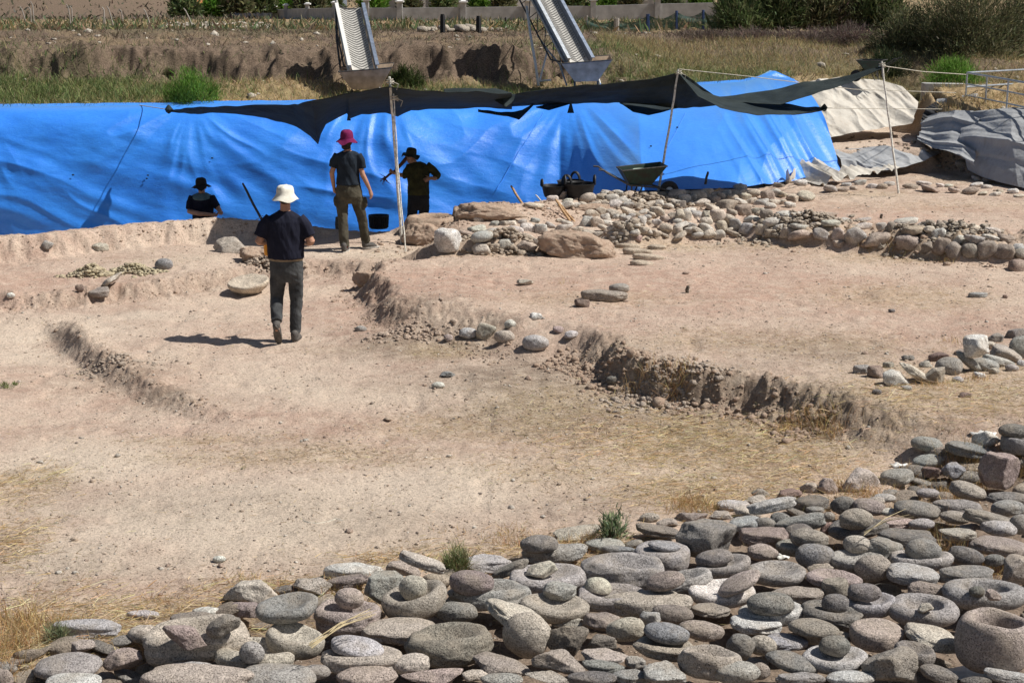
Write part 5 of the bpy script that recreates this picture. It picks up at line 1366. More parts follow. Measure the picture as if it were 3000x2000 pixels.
# railing and concrete at the right
t=thing('metal_railing','grey tubular railing along a concrete ramp at the right edge','railing',gy(2948,325,29.6)); b0=np.array(t.location)
RP=[gy(2828,300,31.4),gy(2886,312,30.6),gy(2948,325,29.7),gy(3015,340,28.8),gy(3100,356,27.9)]
for i,p in enumerate(RP):
    mb=MB(); mb.tube([p-b0-np.array([0,0,.2]),p-b0+np.array([0,0,.58])],.017,8); mb.build('post',M['steel'],t)
for k in (.58,.36,.14):
    mb=MB(); mb.tube([p-b0+np.array([0,0,k]) for p in RP],.015 if k<.5 else .02,8); mb.build('rail',M['steel'],t)
RP2=[gy(2828,300,31.4),gy(2920,293,32.2),gy(3010,286,33)]
for k in (.58,.3):
    mb=MB(); mb.tube([p-b0+np.array([0,0,k]) for p in RP2],.02,8); mb.build('rail',M['steel'],t)
mb=MB(); A=[gy(2862,304,31.2),gy(2948,322,29.9),gy(3120,358,27.8),gy(3140,300,32),gy(2930,291,32.3)]; c=A[0].copy()
V=[a-c for a in A]; mb.add(V+[v-np.array([0,0,.25]) for v in V],[(0,1,2,3,4)]+[(9,8,7,6,5)]+[(i,5+i,5+(i+1)%5,(i+1)%5) for i in range(5)]); o=mb.build('concrete_ramp',M['concrete'],loc=c,smooth=False); tag(o,'pale concrete ramp slab under the tubular railing','ramp')
base=gy(2712,272,33.2); t=thing('concrete_channel','low grey concrete wall with two dark drain holes','concrete wall',base)
mb=MB()
A=[gy(2708,272,33.2),gy(2830,274,33.2),gy(3060,262,33.6)]; 
for a,b,hh in ((A[0],A[1],.19),(A[1],A[2],.15)):
    a=a-base;b=b-base; th=np.array([0,.3,0]); up=np.array([0,0,hh]); dn=np.array([0,0,-.2])
    mb.add([a+dn,b+dn,b+up,a+up,a+dn+th,b+dn+th,b+up+th,a+up+th],[(0,1,2,3),(7,6,5,4),(3,2,6,7),(0,4,5,1),(0,3,7,4),(1,5,6,2)])
mb.build('wall',M['concrete'],t,smooth=False)
q=Matrix.Rotation(math.pi/2,3,'X')
for u,v in ((2790,264),(2833,263)):
    mb=MB(); mb.lathe([(.045,-.02),(.05,0),(.03,.005),(.028,.03)],gy(u,v,33.17)-base,16,rot=q); mb.build('drain_hole',M['blackpost'],t)
a=gy(2748,308,32.0); b=gy(2864,291,31.6); mb=MB(); mb.tube([(0,0,0),(b-a)*.5,(b-a)],.12,16); o=mb.build('covered_pipe',M['geod'],loc=a); tag(o,'fat grey pipe lying across the slope below the concrete wall','pipe')
for k,(u,v,w_,h_,lb) in enumerate([(2292,1632,44,24,'white plastic scrap between stones left of the blue grey dome'),(2633,1364,46,20,'white plastic scrap behind the rough pitted boulder'),(2880,1272,70,18,'white plastic scrap behind the cream boulder with white top'),(2830,1975,150,46,'white plastic sheeting in the shade of the huge broken mortar')]):
    P=hit(u,v,dz=.01); r=w_/2/ppm(P)
    th=np.linspace(0,2*math.pi,25)[:-1]; V=[np.array([0,0,.02])]; 
    for rr_ in (.5,1.0):
        for a_ in th: V.append(np.array([r*rr_*math.cos(a_)*(1+.12*math.sin(2*a_+k)),r*.7*rr_*math.sin(a_)*(1+.1*math.sin(3*a_)),.01+.012*math.sin(4*a_+k)*rr_]))
    F=[(0,1+i,1+(i+1)%24) for i in range(24)]+[(1+i,25+i,25+(i+1)%24,1+(i+1)%24) for i in range(24)]
    mb=MB(); mb.add(V,F); o=mb.build('plastic_scrap',M['whitepaint'],loc=P); m=o.modifiers.new('s','SOLIDIFY'); m.thickness=.006; tag(o,lb,'plastic')
# ------------------------------------------------------------------ plants
def leafmat(name,rough=.75):
    g=NG(name); a=g.n('ShaderNodeVertexColor',layer_name='col'); g.fin(a.outputs[0],rough,None,.2)
    tl=g.n('ShaderNodeBsdfTranslucent'); g.l(a.outputs[0],tl.inputs[0]); mx=g.n('ShaderNodeMixShader'); mx.inputs[0].default_value=.3
    g.l(g.b.outputs[0],mx.inputs[1]); g.l(tl.outputs[0],mx.inputs[2]); g.l(mx.outputs[0],g.o.inputs[0]); return g.m
M['leaf']=leafmat('foliage'); M['straw']=leafmat('straw')
def setcol(o,colr):
    at=o.data.color_attributes.new('col','FLOAT_COLOR','POINT'); at.data.foreach_set('color',np.concatenate([colr,np.ones((len(colr),1))],1).astype(np.float32).ravel())
def blades(name,P,D,L,Wd,colr,mat,bend=.3,parent=None,loc=None,rs=None):
    """P base points, D unit directions, L lengths, Wd widths; 5-vertex bent blades"""
    n=len(P); r=rs or np.random.default_rng(1); up=np.array([0,0,1.0])
    S=np.cross(D,r.normal(size=(n,3))); S/=np.linalg.norm(S,axis=1)[:,None]+1e-9
    Bn=r.normal(size=(n,3))*bend; Bn[:,2]-=bend*.6
    mid=P+D*(L*.55)[:,None]+Bn*(L*.12)[:,None]; tip=P+D*L[:,None]+Bn*(L*.5)[:,None]
    hw=(Wd/2)[:,None]
    V=np.stack([P-S*hw,P+S*hw,mid+S*hw*.8,mid-S*hw*.8,tip],1).reshape(-1,3)
    i=np.arange(n)*5; F=np.concatenate([np.stack([i,i+1,i+2],1),np.stack([i,i+2,i+3],1),np.stack([i+3,i+2,i+4],1)])
    o=mesh(name,V,F,M[mat],parent,smooth=False,loc=loc); setcol(o,np.repeat(colr,5,0)); return o
def pal(n,cols,r,var=.25):
    c=np.array(cols)[r.integers(0,len(cols),n)]; return np.clip(c*(1+var*r.normal(size=(n,1)))*(1+.08*r.normal(size=(n,3))),.005,.9)
def bush(name,label,cat,P,rx,ry,rz,n,ll,lw,cols,seed,upr=.6,clumps=40,group=None,spread=.30,stems=6,parts='foliage'):
    r=np.random.default_rng(seed); t=thing(name,label,cat,P,group=group)
    C0=r.normal(size=(clumps,3)); C0/=np.linalg.norm(C0,axis=1)[:,None]; C0*= (r.random((clumps,1))**.45)*.88; C0[:,2]=np.abs(C0[:,2])*1.0 if rz>0 else C0[:,2]
    cb=r.uniform(.6,1.3,clumps); cs=r.uniform(.6,1.3,clumps)
    k=r.integers(0,clumps,n); X=C0[k]+r.normal(size=(n,3))*spread*cs[k][:,None]*np.array([.6,.6,.55])
    X[:,2]=np.abs(X[:,2]); rad=np.linalg.norm(X,axis=1); X=X[rad<1.18]; k=k[rad<1.18]; n=len(X)
    B=X*np.array([rx,ry,rz]); out=X/np.maximum(np.linalg.norm(X,axis=1),.1)[:,None]
    D=out*(1-upr)+np.array([0,0,upr])+r.normal(size=(n,3))*.35; D/=np.linalg.norm(D,axis=1)[:,None]
    cc=pal(n,cols,r,.2)*cb[k][:,None]
    blades('crown' if cat=='tree' else parts,B,D,ll*r.uniform(.6,1.5,n),lw*r.uniform(.6,1.4,n),cc,'leaf',.35,t,rs=r)
    for i in range(stems):
        a=C0[r.integers(0,clumps)]*np.array([rx,ry,rz]); mb=MB(); mb.tube([(a[0]*.1,a[1]*.1,-.1),tuple(a*.45+r.normal(size=3)*.05),tuple(a*.95)],[.02*rz+.015,.015*rz+.008,.006],6); mb.build('trunk' if cat=='tree' else 'stem',M['greywood'],t)
    return t
GB=[(.10,.22,.03),(.15,.28,.045),(.20,.32,.07)]; DG=[(.10,.11,.055),(.16,.16,.08),(.22,.21,.115)]; FG2=[(.09,.13,.05),(.14,.18,.07),(.19,.21,.10)]; BR=[(.15,.11,.095),(.21,.155,.13),(.11,.08,.07),(.24,.19,.15)]
def bpx(name,label,cat,u,vb,w_,h_,n,ll,lw,cols,seed,Y=None,**k):
    P=hit(u,vb) if Y is None else gy(u,vb,Y); s=ppm(P); return bush(name,label,cat,P,w_/2/s,w_/2.4/s,h_/s,n,ll,lw,cols,seed,**k)
bpx('green_bush','bright green feathery bush on the strip above the blue sheet','bush',556,304,175,96,6500,.10,.008,GB,1,upr=.75,clumps=34)
bpx('green_bush','small dark bush behind the bright green one','bush',496,228,42,28,700,.08,.010,DG,2,upr=.6,clumps=12)
bpx('green_bush','dark green bush between the left hopper and the pole','bush',1192,256,95,66,3200,.11,.010,[(.05,.08,.02),(.09,.13,.035),(.04,.05,.02)],3,upr=.6,clumps=26)
bpx('green_bush','bright green clump under the big dark shrub','bush',2790,256,180,78,4600,.13,.010,GB,4,upr=.7,clumps=30,Y=34.2)
bpx('tamarisk_shrub','huge dark olive shrub filling the upper right corner','shrub',2830,235,400,330,34000,.11,.016,DG,5,upr=.35,clumps=120,Y=36.8,spread=.22,stems=14)
bpx('tamarisk_shrub','dark shrub left of the huge olive one','shrub',2640,200,210,190,15000,.11,.015,DG,6,upr=.35,clumps=60,Y=37.5,spread=.24,stems=8)
bpx('tamarisk_shrub','shaded dark shrub low behind the lone pole','shrub',2600,222,140,80,6500,.10,.012,[(.03,.045,.02),(.06,.07,.03)],7,upr=.35,clumps=30,Y=35.5)
bpx('tamarisk_shrub','dark shrub rising at the right edge above the concrete','shrub',2990,200,190,260,15000,.11,.016,[(.06,.07,.035),(.10,.10,.05)],15,upr=.35,clumps=60,Y=38.5,spread=.24,stems=8)
for i,(u,vb,w_,h_,c,lb) in enumerate([(2170,88,170,100,FG2,'feathery green tree at the left end of the thicket'),(2280,84,150,110,FG2,'feathery green tree second in the thicket'),(2385,84,150,120,DG,'darker tree in the middle of the thicket'),(2470,88,120,90,BR[:2]+DG,'half dried brownish tree in the thicket'),(2560,86,170,130,FG2,'light green tree at the right end of the thicket')]):
    bpx('feathery_tree',lb,'tree',u,vb,w_*1.15,h_*1.25,8500,.22,.03,c,20+i,upr=.5,clumps=46,Y=50,spread=.26,group='trees of the thicket behind the brown hedge')
for i,(u,w_,h_,lb) in enumerate([(2050,170,36,'left'),(2200,190,46,'second'),(2350,200,52,'third'),(2490,180,56,'right')]):
    bpx('brown_hedge','dried brown bramble bank below the thicket, %s section'%lb,'hedge',u,134 if i else 130,w_*1.2,h_,7000,.12,.010,BR,40+i,upr=.2,clumps=50,Y=39.5,stems=2,group='brown bramble bank below the thicket')
rr=np.random.default_rng(77)
FT=[(20,'wide dark tree at the far left end of the row'),(545,'dark tree beside the tiny gatehouse'),(630,'palm like tree right of the gatehouse'),(690,'rounded tree before the blue grey villa'),(760,'low tree before the blue grey villa'),(830,'dark cypress like tree before the villa'),(905,'pale tree left of the left conveyor'),(960,'small tree touching the left conveyor rail'),(1095,'bushy tree just right of the left conveyor'),(1200,'tree before the white villa porch'),(1300,'brown green tree before the white villa'),(1410,'dark tree right of the porch'),(1480,'round dark tree left of the right conveyor'),(1680,'tree right of the right conveyor'),(1770,'light tree above the wall pillar'),(1850,'tree above the green mesh fence'),(1960,'dark tree above the wall at right'),(2050,'tree beside the thicket')]
for i,(u,lb) in enumerate(FT):
    if u==20: continue
    bpx('garden_tree',lb,'tree',u,46 if u<650 else 38,rr.uniform(60,110),rr.uniform(60,90),1500,.55,.22,[DG,FG2,GB][i%3],60+i,Y=rr.uniform(165,180),upr=.4,clumps=22,stems=2,group='garden trees behind the far wall')
# ------------------------------------------------------------------ grasses
def scatter_px(n,boxes,r,y0=27):
    P=[]
    for (u0,v0,u1,v1,wt) in boxes:
        for _ in range(int(n*wt)):
            u=r.uniform(u0,u1); v=r.uniform(v0,v1); P.append((u,v))
    return P
def field(xr,yr,n,r,dens,s=3):
    x=r.uniform(*xr,n); y=r.uniform(*yr,n); d=dens(x,y)*(1+.9*fbm(x*1.1,y*1.1,s=s,o=3)); k=r.random(n)<d; x,y=x[k],y[k]
    return np.stack([x,y,hq(x,y)],1)
r=np.random.default_rng(11)
YG=[(.42,.31,.15),(.50,.38,.19),(.33,.24,.11),(.55,.45,.26),(.28,.20,.10)]
def updir(n,r,lean=.45):
    D=np.concatenate([r.normal(size=(n,2))*lean,np.ones((n,1))],1); return D/np.linalg.norm(D,axis=1)[:,None]
gc=[(150,250,30.9,2.6,1.2,1.2),(420,255,30.8,1.1,.8,.9),(-100,230,31.2,2,1.3,1.2),(1400,250,30.6,2.0,.7,.7),(1250,245,31,1.0,.6,.5),(2050,195,33,2.4,1.5,.6)]
sel=lambda P:P[(hq(P[:,0],P[:,1])>1.25)]
P=sel(field((-13,13),(28.6,31.9),60000,r,lambda x,y:.6-.62*np.clip(pblob(x,y,gc),0,1))); n=len(P)
tag(blades('dry_grass',P,updir(n,r,.6),r.uniform(.05,.20,n),r.uniform(.004,.010,n),pal(n,YG,r),'straw',.5,rs=r),'dry yellow grass on the strip above the blue sheet','grass',kind='stuff')
P=sel(field((-13,6),(29.0,34.5),110000,r,lambda x,y:pblob(x,y,gc))); n=len(P)
tag(blades('green_grass',P,updir(n,r,.5),r.uniform(.08,.26,n),r.uniform(.007,.015,n),pal(n,[(.10,.15,.05),(.15,.20,.07),(.20,.24,.09),(.28,.27,.13)],r),'straw',.4,rs=r),'green weeds growing on the slope behind the blue sheet','weeds',kind='stuff')
P=sel(field((-14,15),(33.4,48),34000,r,lambda x,y:.5+0*x)); n=len(P)
tag(blades('withered_grass',P,updir(n,r,.8),r.uniform(.05,.22,n),r.uniform(.008,.016,n),pal(n,[(.14,.105,.08),(.20,.15,.11),(.27,.20,.13),(.10,.075,.06),(.12,.13,.065)],r),'straw',.5,rs=r),'withered brown grass on the top of the bank','grass',kind='stuff')
P=sel(field((2,14),(32.6,39),40000,r,lambda x,y:.8+0*x)); n=len(P)
tag(blades('yellow_grass',P,updir(n,r,.5),r.uniform(.08,.24,n),r.uniform(.005,.011,n),pal(n,[(.36,.30,.15),(.45,.36,.19),(.22,.22,.11),(.40,.30,.15)],r),'straw',.5,rs=r),'yellow grass on the slope at the right behind the canopy','grass',kind='stuff')
P=field((-60,60),(50,135),26000,r,lambda x,y:.7+0*x); n=len(P)
tag(blades('field_weeds',P,updir(n,r,.6),r.uniform(.15,.6,n),r.uniform(.05,.12,n),pal(n,[(.20,.16,.10),(.11,.15,.07),(.30,.23,.13),(.09,.12,.06)],r),'straw',.4,rs=r),'weeds and dry grass of the far field','weeds',kind='stuff')
P=field((-110,-24),(150,300),9000,r,lambda x,y:.9+0*x); n=len(P)
tag(blades('hillside_scrub',P,updir(n,r,.8),r.uniform(.3,.8,n),r.uniform(.10,.24,n),pal(n,[(.12,.11,.08),(.20,.17,.12),(.09,.11,.06),(.16,.13,.10)],r),'straw',.4,rs=r),'sparse scrub on the far hillside at the left','scrub',kind='stuff')
# straw litter on the excavated floor
def sden(x,y): return np.clip(blob(x,y,STRAW)*(1+.5*fbm(x*3,y*3,s=8,o=3)),0,1)
x=r.uniform(-1,1,420000); yy=8.3+(29-8.3)*r.random(420000)**1.35; x=x*(.35*yy+.6); d=sden(x,yy)*1.1+.03; k=r.random(len(x))<d*np.clip(9/yy,.35,1)**1; x,yy=x[k],yy[k]; keep=hq(x,yy)>-.2; x,yy=x[keep],yy[keep]
n=len(x); a=r.uniform(0,2*math.pi,n); D=np.stack([np.cos(a),np.sin(a),r.normal(size=n)*.12+.06],1); D/=np.linalg.norm(D,axis=1)[:,None]
P=np.stack([x,yy,hq(x,yy)+r.uniform(.002,.016,n)],1)
tag(blades('straw_litter',P,D,r.uniform(.02,.085,n)*(1+.5*(r.random(n)<.08)),r.uniform(.0018,.0042,n),pal(n,[(.50,.38,.20),(.38,.28,.15),(.62,.50,.30),(.28,.20,.11),(.20,.15,.10)],r,.18),'straw',.25,rs=r),'scattered dry straw trampled into the dust','straw',kind='stuff')
ST2=[(250,1800,330,46,1.2),(60,1850,150,140,1.3),(500,1740,420,34,1),(900,1690,330,30,1),(1350,1600,300,34,1),(1700,1570,260,40,.8),(1950,1270,330,80,.9),(2250,1300,300,90,1),(2100,1410,260,50,1),(20,1560,120,70,.6),(60,1400,120,50,.6),(2750,1240,300,50,.7)]
x=r.uniform(-1,1,200000); yy=8.3+(15-8.3)*r.random(200000)**1.2; x=x*(.35*yy+.6); k=r.random(len(x))<np.clip(blob(x,yy,ST2)*(1+.8*fbm(x*2.5,yy*2.5,s=18,o=3)),0,1)*.30; x,yy=x[k],yy[k]; n=len(x)
a=r.normal(size=n)*.7+.35+math.pi*(r.random(n)<.5); D=np.stack([np.cos(a),np.sin(a),np.abs(r.normal(size=n))*.16],1); D/=np.linalg.norm(D,axis=1)[:,None]
tag(blades('straw_litter',np.stack([x,yy,hq(x,yy)+r.uniform(.004,.03,n)],1),D,r.uniform(.05,.20,n),r.uniform(.0025,.005,n),pal(n,[(.68,.52,.28),(.56,.40,.20),(.76,.63,.38),(.44,.30,.14)],r,.18),'straw',.35,rs=r),'long dry straw matted along the edge of the stone heap','straw',kind='stuff')
# standing dry tufts
TU=[(60,1830,34,.22),(40,1900,46,.20),(90,1860,30,.18),(20,1960,40,.16),(160,1830,20,.12),(300,1880,16,.08),(380,1960,14,.08),(480,1760,14,.06),(1330,1560,8,.05),(1500,1590,20,.08),(1560,1600,18,.08),(1620,1612,26,.10),(1650,1600,20,.09),(1730,1590,26,.10),(1760,1570,24,.10),(1500,1560,14,.07),(2020,1480,34,.12),(2060,1490,34,.12),(2000,1500,20,.1),(2480,1430,26,.12),(2520,1450,30,.13),(2560,1460,26,.1),(2700,1415,34,.13),(2680,1400,26,.12),(2820,1370,40,.18),(2850,1390,44,.2),(2870,1420,40,.18),(2770,1450,36,.14),(2790,1470,36,.14),(2980,1340,40,.16),(3000,1380,40,.16),(2450,1490,26,.1),(2400,1500,24,.1),(2650,1470,30,.1),(2340,1240,30,.14),(2400,1250,34,.15),(2440,1270,30,.14),(2300,1260,24,.1),(1870,1130,22,.16),(1975,1140,26,.22),(1990,1150,22,.2),(1650,830,8,.05),(760,1720,18,.09),(930,1745,26,.10),(1000,1720,24,.09),(1040,1700,18,.08),(700,1700,14,.07),(2740,1560,30,.18),(2760,1640,24,.2),(2780,1620,24,.16),(2900,1680,26,.18),(2680,1640,14,.16),(1690,1640,22,.1),(2455,1610,10,.08),(2790,1000,12,.08),(2870,1110,20,.08),(2740,1130,26,.08),(2540,720,20,.08),(2615,745,14,.16),(2780,760,30,.08),(520,1790,10,.05),(860,1760,20,.08),(1100,1640,14,.06)]
PP=[];DD=[];LL=[]
for u,v,m,h_ in TU:
    c=hit(u,v); k=m*5; x=c[0]+r.normal(size=k)*.09; y=c[1]+r.normal(size=k)*.06; PP.append(np.stack([x,y,hq(x,y)],1)); DD.append(updir(k,r,.42)); LL.append(h_*r.uniform(.5,1.35,k))
P=np.vstack(PP);D=np.vstack(DD);L=np.concatenate(LL);n=len(P)
tag(blades('dry_grass_tufts',P,D,L,r.uniform(.002,.0045,n),pal(n,[(.55,.38,.18),(.46,.29,.12),(.62,.48,.26),(.40,.25,.12)],r),'straw',.5,rs=r),'orange dry grass growing in tufts around the stones','grass',kind='stuff')
# loose long straws over the stones
for u,v,du,dv,k,lb in [(1000,1840,180,-110,9,'sheaf of long pale straws lying across stones left of centre'),(2600,1540,130,-60,3,'long straws lying over the stones at the right')]:
    mb=MB(); c=gz(u,v,.27)
    for i in range(k):
        a=gz(u-du/2+r.normal()*7,v-dv/2+r.normal()*7,.20+r.random()*.06)-c; b=gz(u+du/2+r.normal()*12,v+dv/2+r.normal()*12,.30+r.random()*.08)-c
        mb.tube([a,(a+b)/2+np.array([0,0,.03]),b],[.003,.003,.0015],5)
    o=mb.build('long_straw',simple('strawm',(.66,.54,.32),.7),loc=c); tag(o,lb,'straw',kind='stuff')
bpx('green_weed','grey green thistle like weed behind the stones in the middle','weed',1790,1585,105,95,420,.07,.010,[(.22,.27,.15),(.30,.34,.20),(.17,.22,.11)],91,upr=.5,clumps=16,stems=4)
bpx('green_weed','green grass tuft between the cream slab and the rough grey stone','weed',1335,1680,90,76,700,.10,.005,[(.20,.25,.10),(.28,.32,.14),(.42,.37,.2)],92,upr=.8,clumps=14,stems=0)
bpx('green_weed','small grey green weed beside the long light grey slab','weed',165,1880,70,44,300,.08,.005,[(.24,.27,.15),(.34,.33,.19)],93,upr=.8,clumps=10,stems=0)
bpx('green_weed','tiny patch of green weed on the dust at far left','weed',28,1133,60,12,150,.04,.005,[(.12,.18,.05),(.2,.24,.09)],94,upr=.6,clumps=8,stems=0)
# gravel
def gravel(name,label,n,size,col,seed,dens,yr=(8.3,28),mat='lime'):
    r=np.random.default_rng(seed); V0,F0=ICO[1]; nv=len(V0)
    y=yr[0]+(yr[1]-yr[0])*r.random(n*4)**1.3; x=r.uniform(-1,1,n*4)*(.35*y+.6); k=r.random(n*4)<dens(x,y); x,y=x[k][:n],y[k][:n]; n=len(x)
    s=size*np.exp(r.normal(size=n)*.45); W=V0[None]*(1+.25*r.normal(size=(n,nv,1)))*s[:,None,None]*np.array([1,1,.6])*r.uniform(.7,1.3,(n,1,3))
    W+=np.stack([x,y,hq(x,y)+s*.2],1)[:,None,:]; F=(F0[None]+np.arange(n)[:,None,None]*nv).reshape(-1,3)
    o=mesh(name,W.reshape(-1,3),F,M[mat],smooth=False); o.color=(*col,1); return tag(o,label,'gravel',kind='stuff')
den0=lambda x,y:np.clip(.25+.6*fbm(x*1.7,y*1.7,s=3,o=3)+.5*blob(x,y,GREY),.03,1)
gravel('soil_crumbs','tiny crumbs of pinkish soil scattered over the floor',9000,.0065,(.50,.39,.30),1,den0)
gravel('dark_gravel','small dark pebbles scattered over the floor',3000,.0065,(.22,.18,.15),2,den0)
gravel('pale_gravel','small pale pebbles scattered over the floor',1800,.009,(.58,.53,.46),3,den0)
gravel('clods','larger clods of earth scattered over the floor',300,.016,(.38,.28,.22),4,lambda x,y:np.clip(.1+.9*fbm(x*1.2,y*1.2,s=13,o=3)+.7*blob(x,y,GREY),.02,1))
gravel('bank_stones','pale stones lying on the slopes behind the blue sheet',160,.05,(.55,.50,.42),5,lambda x,y:np.where(hq(x,y)>1.3,.6,0),(29.5,46))
def wrubble(label,u0,u1,v0,v1,n,s0,seed,col=(.50,.45,.38),Y=None):
    r=np.random.default_rng(seed); VV=[];FF=[];k=0; c=hit((u0+u1)/2,v1)
    for i in range(n):
        u=r.uniform(u0,u1); P=hit(u,r.uniform(v0,v1)+4); V0,F0=stone_shape('B',seed*90+i,2); s=s0*r.uniform(.3,1.0)*.6
        VV.append(V0*s*np.array([1.2,1,.7])+P-c+np.array([0,0,s*.4])); FF.append(F0+k); k+=len(V0)
    o=mesh('white_rubble',np.vstack(VV),np.vstack(FF),M['lime'],loc=c,smooth=False); o.color=(*col,1); tag(o,label,'rubble',kind='stuff')
wrubble('heap of whitish broken rubble before the receding wall',480,790,66,84,170,.34,7)
wrubble('pale rubble and earth beyond the black posts',1220,1520,74,90,70,.30,8,(.42,.37,.30))
wrubble('brown stones scattered in the hollow at the right',2480,2780,395,440,60,.07,9,(.33,.26,.19))
wrubble('grey brown stones along the foot of the large grey sheet',2740,2870,420,500,70,.09,10,(.30,.26,.22))
# ------------------------------------------------------------------ people
M['skin']=simple('skin',(.46,.25,.165),.55,.1,30,.1,.002)
def cloth(name,col,col2=None,fold=1.0):
    g=NG(name); n=g.noise(7,5,.6); c=g.mix(g.ramp(n,[(.35,0),(.65,1)]),tuple(q*.75 for q in col),col2 or tuple(q*1.25 for q in col))
    nb=g.bump(g.noise(9,3,.5,g.scale(g.coord(),(1.6,1.6,.55))),.55*fold,.03); nb=g.bump(g.noise(260,2),.15,.002,nb); m=g.fin(c,.92,nb,.15); return m
M['navy']=cloth('navy_cotton',(.016,.017,.030)); M['jeans']=cloth('dark_grey_jeans',(.045,.047,.050),(.085,.087,.088)); M['slate']=cloth('dark_slate_cotton',(.022,.030,.042))
M['olive']=cloth('olive_trousers',(.070,.062,.045),(.10,.09,.065)); M['bark']=cloth('brown_green_shirt',(.045,.042,.022),(.09,.08,.03)); M['darkg']=cloth('dark_trousers',(.035,.033,.033)); M['magenta']=cloth('magenta_hat',(.17,.014,.078),(.21,.022,.095),.5); M['cream']=cloth('cream_hat',(.80,.76,.64),(.85,.82,.72),.4)
M['blackhat']=cloth('dark_hat',(.03,.028,.028),None,.5); M['olivehat']=cloth('olive_hat',(.05,.05,.035),None,.5); M['teal']=cloth('teal_yoke',(.13,.20,.22)); M['hair']=simple('dark_hair',(.018,.012,.010),.6)
M['beltm']=simple('tan_belt',(.30,.22,.14),.7); M['shoe']=simple('dusty_shoe',(.11,.10,.09),.8,.3,40); M['sole']=simple('pale_sole',(.55,.52,.47),.8); M['red']=simple('red_sock',(.45,.05,.06),.8); M['yellow']=simple('yellow_plastic',(.85,.36,.03),.4,.05)
def blob_mesh(name,parts,vox,mat,parent,sm=4,fold=0,seed=0,fs=(7,7,3)):
    mb=MB()
    for p in parts:
        if p[0]=='t':
            pts=[Vector(q) for q in p[1]]; rd=list(p[2]); sx=p[3] if len(p)>3 else 1.0
            # smooth resample and round caps
            P2=[];R2=[]; n=len(pts)
            for i in range(n-1):
                for k in range(5):
                    t=k/5; P2.append(pts[i].lerp(pts[i+1],t)); R2.append(rd[i]*(1-t)+rd[i+1]*t)
            P2.append(pts[-1]); R2.append(rd[-1])
            d0=(P2[0]-P2[1]).normalized(); d1=(P2[-1]-P2[-2]).normalized()
            cap=not(len(p)>4 and p[4]=='flat')
            if cap:
                A=[(P2[0]+d0*R2[0]*math.sin(a),R2[0]*math.cos(a)) for a in (1.45,1.1,.7,.35)]; B=[(P2[-1]+d1*R2[-1]*math.sin(a),R2[-1]*math.cos(a)) for a in (.35,.7,1.1,1.45)]
                P2=[a for a,_ in A]+P2+[b for b,_ in B]; R2=[r for _,r in A]+R2+[r for _,r in B]
            mb.tube(P2,R2,14,sx=sx)
        elif p[0]=='s':   # stack of ellipses (x,y,z,rx,ry)
            L=p[1]; V=[];F=[];n=24; m=0; Z=[]
            for i in range(len(L)-1):
                for k in range(4):
                    t=k/4; Z.append([L[i][j]*(1-t)+L[i+1][j]*t for j in range(5)])
            Z.append(list(L[-1]))
            for x,y,z,rx,ry in Z:
                for k in range(n): a=2*math.pi*k/n; V.append((x+rx*math.cos(a),y+ry*math.sin(a),z))
            for i in range(len(Z)-1):
                for k in range(n): F.append((i*n+k,i*n+(k+1)%n,(i+1)*n+(k+1)%n,(i+1)*n+k))
            F.append(tuple(range(n-1,-1,-1))); F.append(tuple((len(Z)-1)*n+k for k in range(n))); mb.add(V,F)
        else:
            V0,F0=ICO[3]; V=V0*np.array(p[2])
            if len(p)>3: q=np.array(Matrix.Rotation(p[3][0],3,p[3][1])); V=V@q.T
            mb.add(V+np.array(p[1]),[tuple(f) for f in F0])
    me=bpy.data.meshes.new(name); me.from_pydata(mb.V,[],mb.F); me.update()
    tmp=bpy.data.objects.new('tmp_'+name,me); C.objects.link(tmp)
    m=tmp.modifiers.new('r','REMESH'); m.mode='VOXEL'; m.voxel_size=vox; m.adaptivity=0
    m=tmp.modifiers.new('s','SMOOTH'); m.factor=.5; m.iterations=sm
    dg=bpy.context.evaluated_depsgraph_get(); ev=tmp.evaluated_get(dg); m2=bpy.data.meshes.new_from_object(ev)
    C.objects.unlink(tmp); bpy.data.objects.remove(tmp)
    m2.name=name; n=len(m2.vertices); co=np.empty(n*3); m2.vertices.foreach_get('co',co); co=co.reshape(-1,3)
    if fold:
        nr=np.empty(n*3); m2.vertices.foreach_get('normal',nr); nr=nr.reshape(-1,3)
        q=co[:,0]*.5+co[:,2]*.9
        f=fbm(co[:,0]*fs[0]+q*3,co[:,1]*fs[1],co[:,2]*fs[2]+co[:,0]*6,s=seed+5,o=3); f=1-2*np.abs(f)
        co=co+nr*(f-.55)[:,None]*fold; m2.vertices.foreach_set('co',co.ravel())
    m2.polygons.foreach_set('use_smooth',np.ones(len(m2.polygons),bool)); m2.materials.clear(); m2.materials.append(mat); m2.update()
    o=bpy.data.objects.new(name,m2); return link(o,parent)
